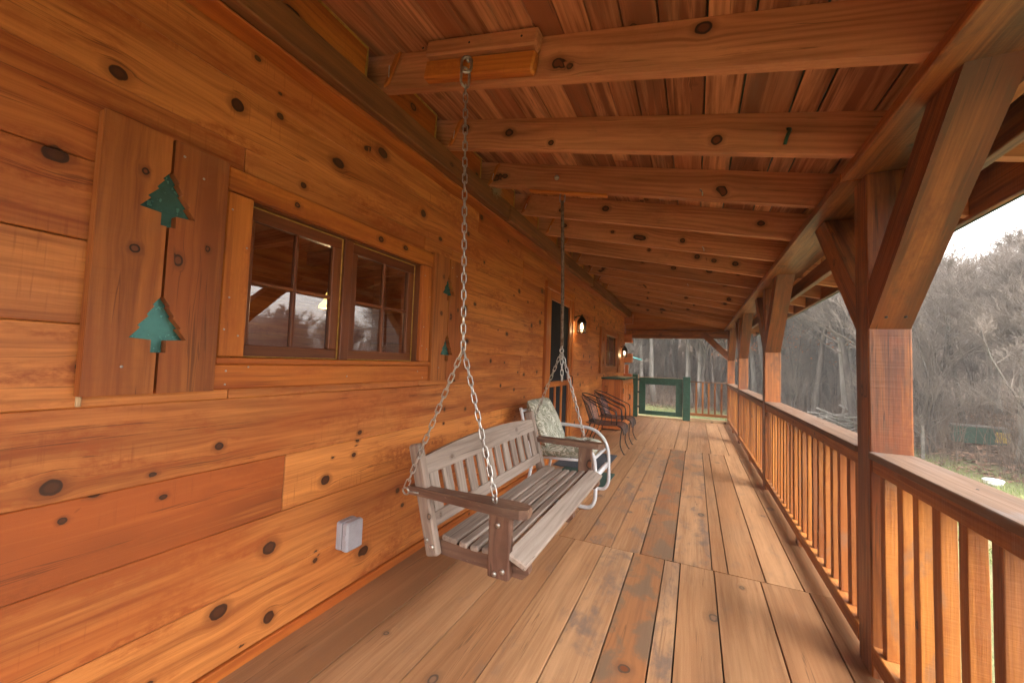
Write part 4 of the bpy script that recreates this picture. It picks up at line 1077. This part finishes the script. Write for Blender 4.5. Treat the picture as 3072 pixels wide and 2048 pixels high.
def put_tree(kind, az, r, top_el, label=None, group=None):
    src = protos[kind] if kind >= 0 else leafy
    x, y = r * math.sin(R(az)), r * math.cos(R(az)); z = float(gh(np.array(x), np.array(y)))
    h = max(2.2, 1.22 + r * math.tan(R(top_el)) - z)
    o = src if src.name not in used else copy_tree(src)
    used.add(src.name)
    o.location = (x, y, z); o.rotation_euler = (0, 0, rng.uniform(0, 6.28)); o.scale = (h, h, h)
    o.name = 'bare_tree' if kind >= 0 else 'leafy_tree'
    o['label'] = label or KINDS[kind]; o['category'] = 'tree'
    if group or not label: o['group'] = group or ('woods: ' + KINDS[kind].split(' in the woods')[0].split(' standing')[0])
    return o
for i in range(6): pass
N = 0
def scatter(n, a0, a1, d0, d1, e0, e1, kinds):
    for _ in range(n):
        az = rng.uniform(a0, a1); d_ = d0 + (d1 - d0) * rng.random() ** 1.5; r = float(redge(az)) + d_
        if 23.0 < az < 26.4 and r < 14: continue
        put_tree(int(rng.choice(kinds)), az, r, rng.uniform(e0, e1))
scatter(34, -14, 8, .5, 26, 9, 20, [0, 1, 2, 3, 4])
scatter(40, 6, 19, .6, 26, 10, 19, [0, 1, 2, 3, 4])
scatter(20, 18, 34, 1.0, 9, 9, 13.5, [0, 1, 2, 3, 4]); scatter(26, 18, 34, 5, 30, 8.5, 12.5, [0, 1, 2, 3, 4])
scatter(34, 34, 80, 6, 26, 3.5, 6.5, [0, 1, 2, 3, 4]); scatter(5, 36, 75, 3, 12, 8, 13, [0, 2, 4])
scatter(46, -14, 34, .3, 9, 2.5, 6.5, [3, 5, 5])
scatter(18, 34, 80, .3, 8, 2.5, 6.5, [3, 5])
scatter(16, -10, 18, .6, 7, 12, 19, [0, 2]); scatter(5, 19, 30, .6, 5, 9, 12, [0, 0, 2]); scatter(8, -40, -14, 1, 20, 9, 16, [0, 1, 2])
put_tree(0, 12.4, 16.9, 17, 'slim dark trunk just left of the braced post, above the long railing'); put_tree(4, 15.2, 17.0, 18, 'tall dark trunk with drooping limbs beside the nearest braced post'); put_tree(2, 1.0, 19.4, 16, 'pale trunk standing behind the end railing balusters')
put_tree(2, 27.0, 12.2, 8.2, 'leaning grey tree at the woods edge beyond the near railing')
put_tree(-1, 11.0, 17.6, 8.5, 'tree with clinging orange dead leaves beyond the long railing'); put_tree(-1, 15.4, 18.5, 11, 'tall tree with scattered rusty leaves under the roof edge'); put_tree(-1, 6.5, 18.8, 9, 'small tree with orange leaves seen between the two far posts')
def ring_pts(n, a0, a1, d0, d1, p=1.0):
    az = rng.uniform(a0, a1, n); r = redge(az) + d0 + (d1 - d0) * rng.random(n) ** p
    x = r * np.sin(np.radians(az)); y = r * np.cos(np.radians(az)); return x, y, gh(x, y), r
mb = MB()
def stems(n, a0, a1, d0, d1, h0, h1, rad, p):
    x, y, z, r = ring_pts(n, a0, a1, d0, d1, p); V = []; F = []; k0 = 0
    azs = np.degrees(np.arctan2(x, y))
    for i in range(n):
        if 23.6 < azs[i] < 26.0 and r[i] < 13.4 and rng.random() < .8: continue
        h = rng.uniform(h0, h1); b_ = np.array([x[i], y[i], z[i] - .03]); ln = rng.normal(0, .28, 2) * h
        m_ = b_ + (ln[0] * .35, ln[1] * .35, h * .6); tp = b_ + (ln[0], ln[1], h); q = rad * (.6 + .02 * r[i])
        a = rng.uniform(0, 6.28); s_ = np.array([math.cos(a), math.sin(a), 0]) * q
        V += [b_ - s_, b_ + s_, m_ + s_ * .7, m_ - s_ * .7, tp]; F += [(k0, k0 + 1, k0 + 2, k0 + 3), (k0 + 3, k0 + 2, k0 + 4)]; k0 += 5
        for _ in range(2):
            c = b_ + (m_ - b_) * rng.uniform(.5, 1); e = c + np.append(rng.normal(0, .3, 2), rng.uniform(.1, .5)) * h * .6
            V += [c - s_ * .5, c + s_ * .5, e]; F += [(k0, k0 + 1, k0 + 2)]; k0 += 3
    mb.add(V, F)
stems(5200, -14, 36, .1, 3.0, .3, 1.3, .005, 1.0); stems(1500, 36, 80, .1, 3, .3, 1.3, .006, 1)
o = mb.build('undergrowth', 'brush'); o['kind'] = 'stuff'; o['label'] = 'dry brown brush along the foot of the woods'
mb = MB(); stems(4200, -14, 36, 3.0, 16, .8, 2.8, .006, 1.0); stems(1000, 36, 80, 3, 14, .8, 2.6, .006, 1)
o = mb.build('woods_thicket', 'twig'); o['kind'] = 'stuff'; o['label'] = 'grey thicket of thin bare stems inside the woods'
mb = MB(); stems(5500, -16, 33, 27, 36, 4, 8.0, .012, 1.0); stems(1800, 33, 85, 27, 36, 1.5, 3.4, .012, 1.0)
o = mb.build('distant_woods', 'twig'); o['kind'] = 'stuff'; o['label'] = 'far grey woods that read as one mass'
def flakes(name, mat, n, a0, a1, d0, d1, s0, s1, label, up=False, p=1.0):
    x, y, z, r = ring_pts(n, a0, a1, d0, d1, p); c = np.stack([x, y, z + .015], 1)
    if up:
        h = rng.uniform(s0, s1, n)[:, None]; a = rng.uniform(0, 6.28, n); s_ = np.stack([np.cos(a), np.sin(a), 0 * a], 1) * .006
        V = np.stack([c - s_, c + s_, c + np.concatenate([rng.normal(0, .35, (n, 2)), np.ones((n, 1))], 1) * h], 1).reshape(-1, 3); F = np.arange(3 * n).reshape(-1, 3)
    else:
        u = rng.normal(0, 1, (n, 3)) * (1, 1, .35); u /= np.linalg.norm(u, axis=1)[:, None]; v = np.cross(u, rng.normal(0, .3, (n, 3)) + (0, 0, 1)); v /= np.linalg.norm(v, axis=1)[:, None]
        s_ = rng.uniform(s0, s1, n)[:, None]; V = np.stack([c - u * s_, c + v * s_ * .6, c + u * s_, c - v * s_ * .6], 1).reshape(-1, 3); F = np.arange(4 * n).reshape(-1, 4)
    mb = MB(); mb.add(V, F.tolist()); o = mb.build(name, mat); o['kind'] = 'stuff'; o['label'] = label
flakes('leaf_litter', 'litter', 9000, -14, 36, .0, 7, .04, .09, 'brown fallen leaves on the ground along the woods edge')
flakes('grass', 'grass', 16000, -12, 34, -5, .5, .04, .10, 'short pale winter grass of the lawn', True)
# brush pile, box, tub and stake on the lawn
def gpt(az, r): x, y = r * math.sin(R(az)), r * math.cos(R(az)); return np.array([x, y, float(gh(np.array(x), np.array(y)))])
c0 = gpt(15.0, 15.6); bp_ = thing('brush_pile', 'pile of pale cut branches on the lawn beyond the long railing', 'brush pile', tuple(c0))
for k in range(46):
    a = rng.normal(0, .5); L_ = rng.uniform(.6, 1.7); d_ = unit((math.cos(a), math.sin(a), rng.normal(0, .18))); q = c0 + rng.normal(0, 1, 3) * (.45, .3, 0) + (0, 0, .05 + rng.random() ** 1.5 * .55)
    mb = MB(); tube(mb, [q - d_ * L_ / 2, q + rng.normal(0, .03, 3), q + d_ * L_ / 2 + (0, 0, .05)], [.035, .03, .015], 5); mb.build('branch', 'bark_pale', bp_)
c0 = gpt(24.7, 13.5); gb = thing('green_box', 'dark green box with a yellow panel lying at the woods edge', 'box', tuple(c0))
mb = MB(); board(mb, c0 + (-.38, .1, .2), (1, -.25, 0), (0, 0, 1), .8, .36, .4, .2, nk=0, ch=.02); mb.build('body', 'green', gb)
mb = MB(); board(mb, c0 + (.17, -.245, .2), (1, -.25, 0), (0, 0, 1), .2, .22, .02, .2, nk=0, ch=.005); mb.build('panel', 'yellow', gb)
mb = MB(); board(mb, c0 + (-.40, .1, .392), (1, -.25, 0), (0, 0, 1), .84, .02, .43, .2, nk=0, ch=.005); mb.build('lid', 'bark_pale', gb)
c0 = gpt(25.6, 10.75); tb = thing('white_tub', 'small white plastic tub on the grass beyond the near railing', 'tub', tuple(c0))
mb = MB(); lathe(mb, c0, [(.10, .0), (.12, .07)], 20); mb.build('tub_body', 'white', tb); mb = MB(); lathe(mb, c0, [(.125, .065), (.13, .085), (.11, .10), (.01, .105)], 20); mb.build('lid', 'white', tb)
c0 = gpt(21.2, 12.3); mb = MB(); board(mb, c0 - (0, 0, .1), (0, 0, 1), (1, 0, 0), .85, .05, .04, .2, nk=0); tag(mb.build('stake', 'bark_pale'), 'pale wooden stake standing in the lawn beside the braced post', 'stake')
#ENDOUT#
# hazy air
m = bpy.data.materials.new('haze_air'); m.use_nodes = True
for n in list(m.node_tree.nodes): m.node_tree.nodes.remove(n)
t = NT(m.node_tree); out = t.node('ShaderNodeOutputMaterial'); pv = t.node('ShaderNodeVolumePrincipled')
pv.inputs['Color'].default_value = (1.0, .94, .89, 1); pv.inputs['Density'].default_value = .0046; pv.inputs['Anisotropy'].default_value = .1
t.l.new(pv.outputs[0], out.inputs['Volume']); M['haze'] = m
mb = MB(); HX = 310
V = [(x, y, z) for z in (-2.0, 34) for x, y in ((-HX, -HX), (HX, -HX), (HX, HX), (-HX, HX))]
mb.add(V, [(3, 2, 1, 0), (4, 5, 6, 7), (0, 1, 5, 4), (1, 2, 6, 5), (2, 3, 7, 6), (3, 0, 4, 7)])
o = mb.build('haze', 'haze'); o['kind'] = 'stuff'; o['label'] = 'pale hazy winter air'
# ------------------------------------------------------------------ CAMERA
def cam():
    y_, p_, r_ = 0.43884487, 0.05208598, 0.03467546
    F = np.array([-math.sin(y_) * math.cos(p_), math.cos(y_) * math.cos(p_), math.sin(p_)]); rt = np.array([math.cos(y_), math.sin(y_), 0]); up = np.cross(rt, F)
    r2 = math.cos(r_) * rt + math.sin(r_) * up; u2 = -math.sin(r_) * rt + math.cos(r_) * up
    cd = bpy.data.cameras.new('camera'); o = bpy.data.objects.new('camera', cd); C.objects.link(o)
    m = Matrix.Identity(4)
    for i in range(3): m[i][0] = r2[i]; m[i][1] = u2[i]; m[i][2] = -F[i]
    m[0][3], m[1][3], m[2][3] = 0, 0, 1.22
    o.matrix_world = m
    cd.sensor_width = 36; cd.sensor_fit = 'HORIZONTAL'; cd.lens = 13.753; cd.clip_start = .02; cd.clip_end = 400
    sc.camera = o
cam()
# ------------------------------------------------------------------ LIGHT
SUN_EL, SUN_AZ = 52.0, 118.0       # azimuth from +y towards +x
w = bpy.data.worlds.new('World'); sc.world = w; w.use_nodes = True
t = NT(w.node_tree)
for n in list(t.n): t.n.remove(n)
out = t.node('ShaderNodeOutputWorld'); bg = t.node('ShaderNodeBackground')
sky = t.node('ShaderNodeTexSky', sky_type='NISHITA'); sky.sun_disc = False
sky.sun_elevation = R(SUN_EL); sky.sun_rotation = R(SUN_AZ); sky.air_density = 1.0; sky.dust_density = 4.0; sky.ozone_density = 1.0
hs = t.node('ShaderNodeHueSaturation'); hs.inputs['Saturation'].default_value = .05; hs.inputs['Value'].default_value = 1.0
t.l.new(sky.outputs[0], hs.inputs['Color']); wm = t.mix(1.0, hs.outputs[0], (1.0, .972, .94), 'MULTIPLY'); t.l.new(wm, bg.inputs[0]); bg.inputs[1].default_value = .15
t.l.new(bg.outputs[0], out.inputs[0])
sd = bpy.data.lights.new('sun', 'SUN'); sd.energy = .5; sd.angle = R(70); sd.color = (1, .95, .87)
so = bpy.data.objects.new('sun', sd); C.objects.link(so)
d = Vector((math.sin(R(SUN_AZ)) * math.cos(R(SUN_EL)), math.cos(R(SUN_AZ)) * math.cos(R(SUN_EL)), math.sin(R(SUN_EL))))
so.rotation_euler = d.to_track_quat('Z', 'Y').to_euler()
def lamp(loc, e, r=.03, col=(1, .72, .38)):
    l = bpy.data.lights.new('lamp_light', 'POINT'); l.energy = e; l.shadow_soft_size = r; l.color = col
    o = bpy.data.objects.new('lamp_light', l); C.objects.link(o); o.location = loc
lamp((-1.482, 5.50, 1.70), .35, .02); lamp((-1.50, 9.42, 1.46), .35, .02); lamp((-3.05, 2.52, 1.60), 5.0, .06)
sc.view_settings.view_transform = 'Standard'; sc.view_settings.look = 'None'; sc.view_settings.gamma = 1; sc.view_settings.exposure = 3.1
sc.cycles.max_bounces = 8; sc.cycles.diffuse_bounces = 5; sc.cycles.transparent_max_bounces = 12
sc.cycles.use_denoising = True
for o in bpy.data.objects:
    if '_mesh' in o: del o['_mesh']
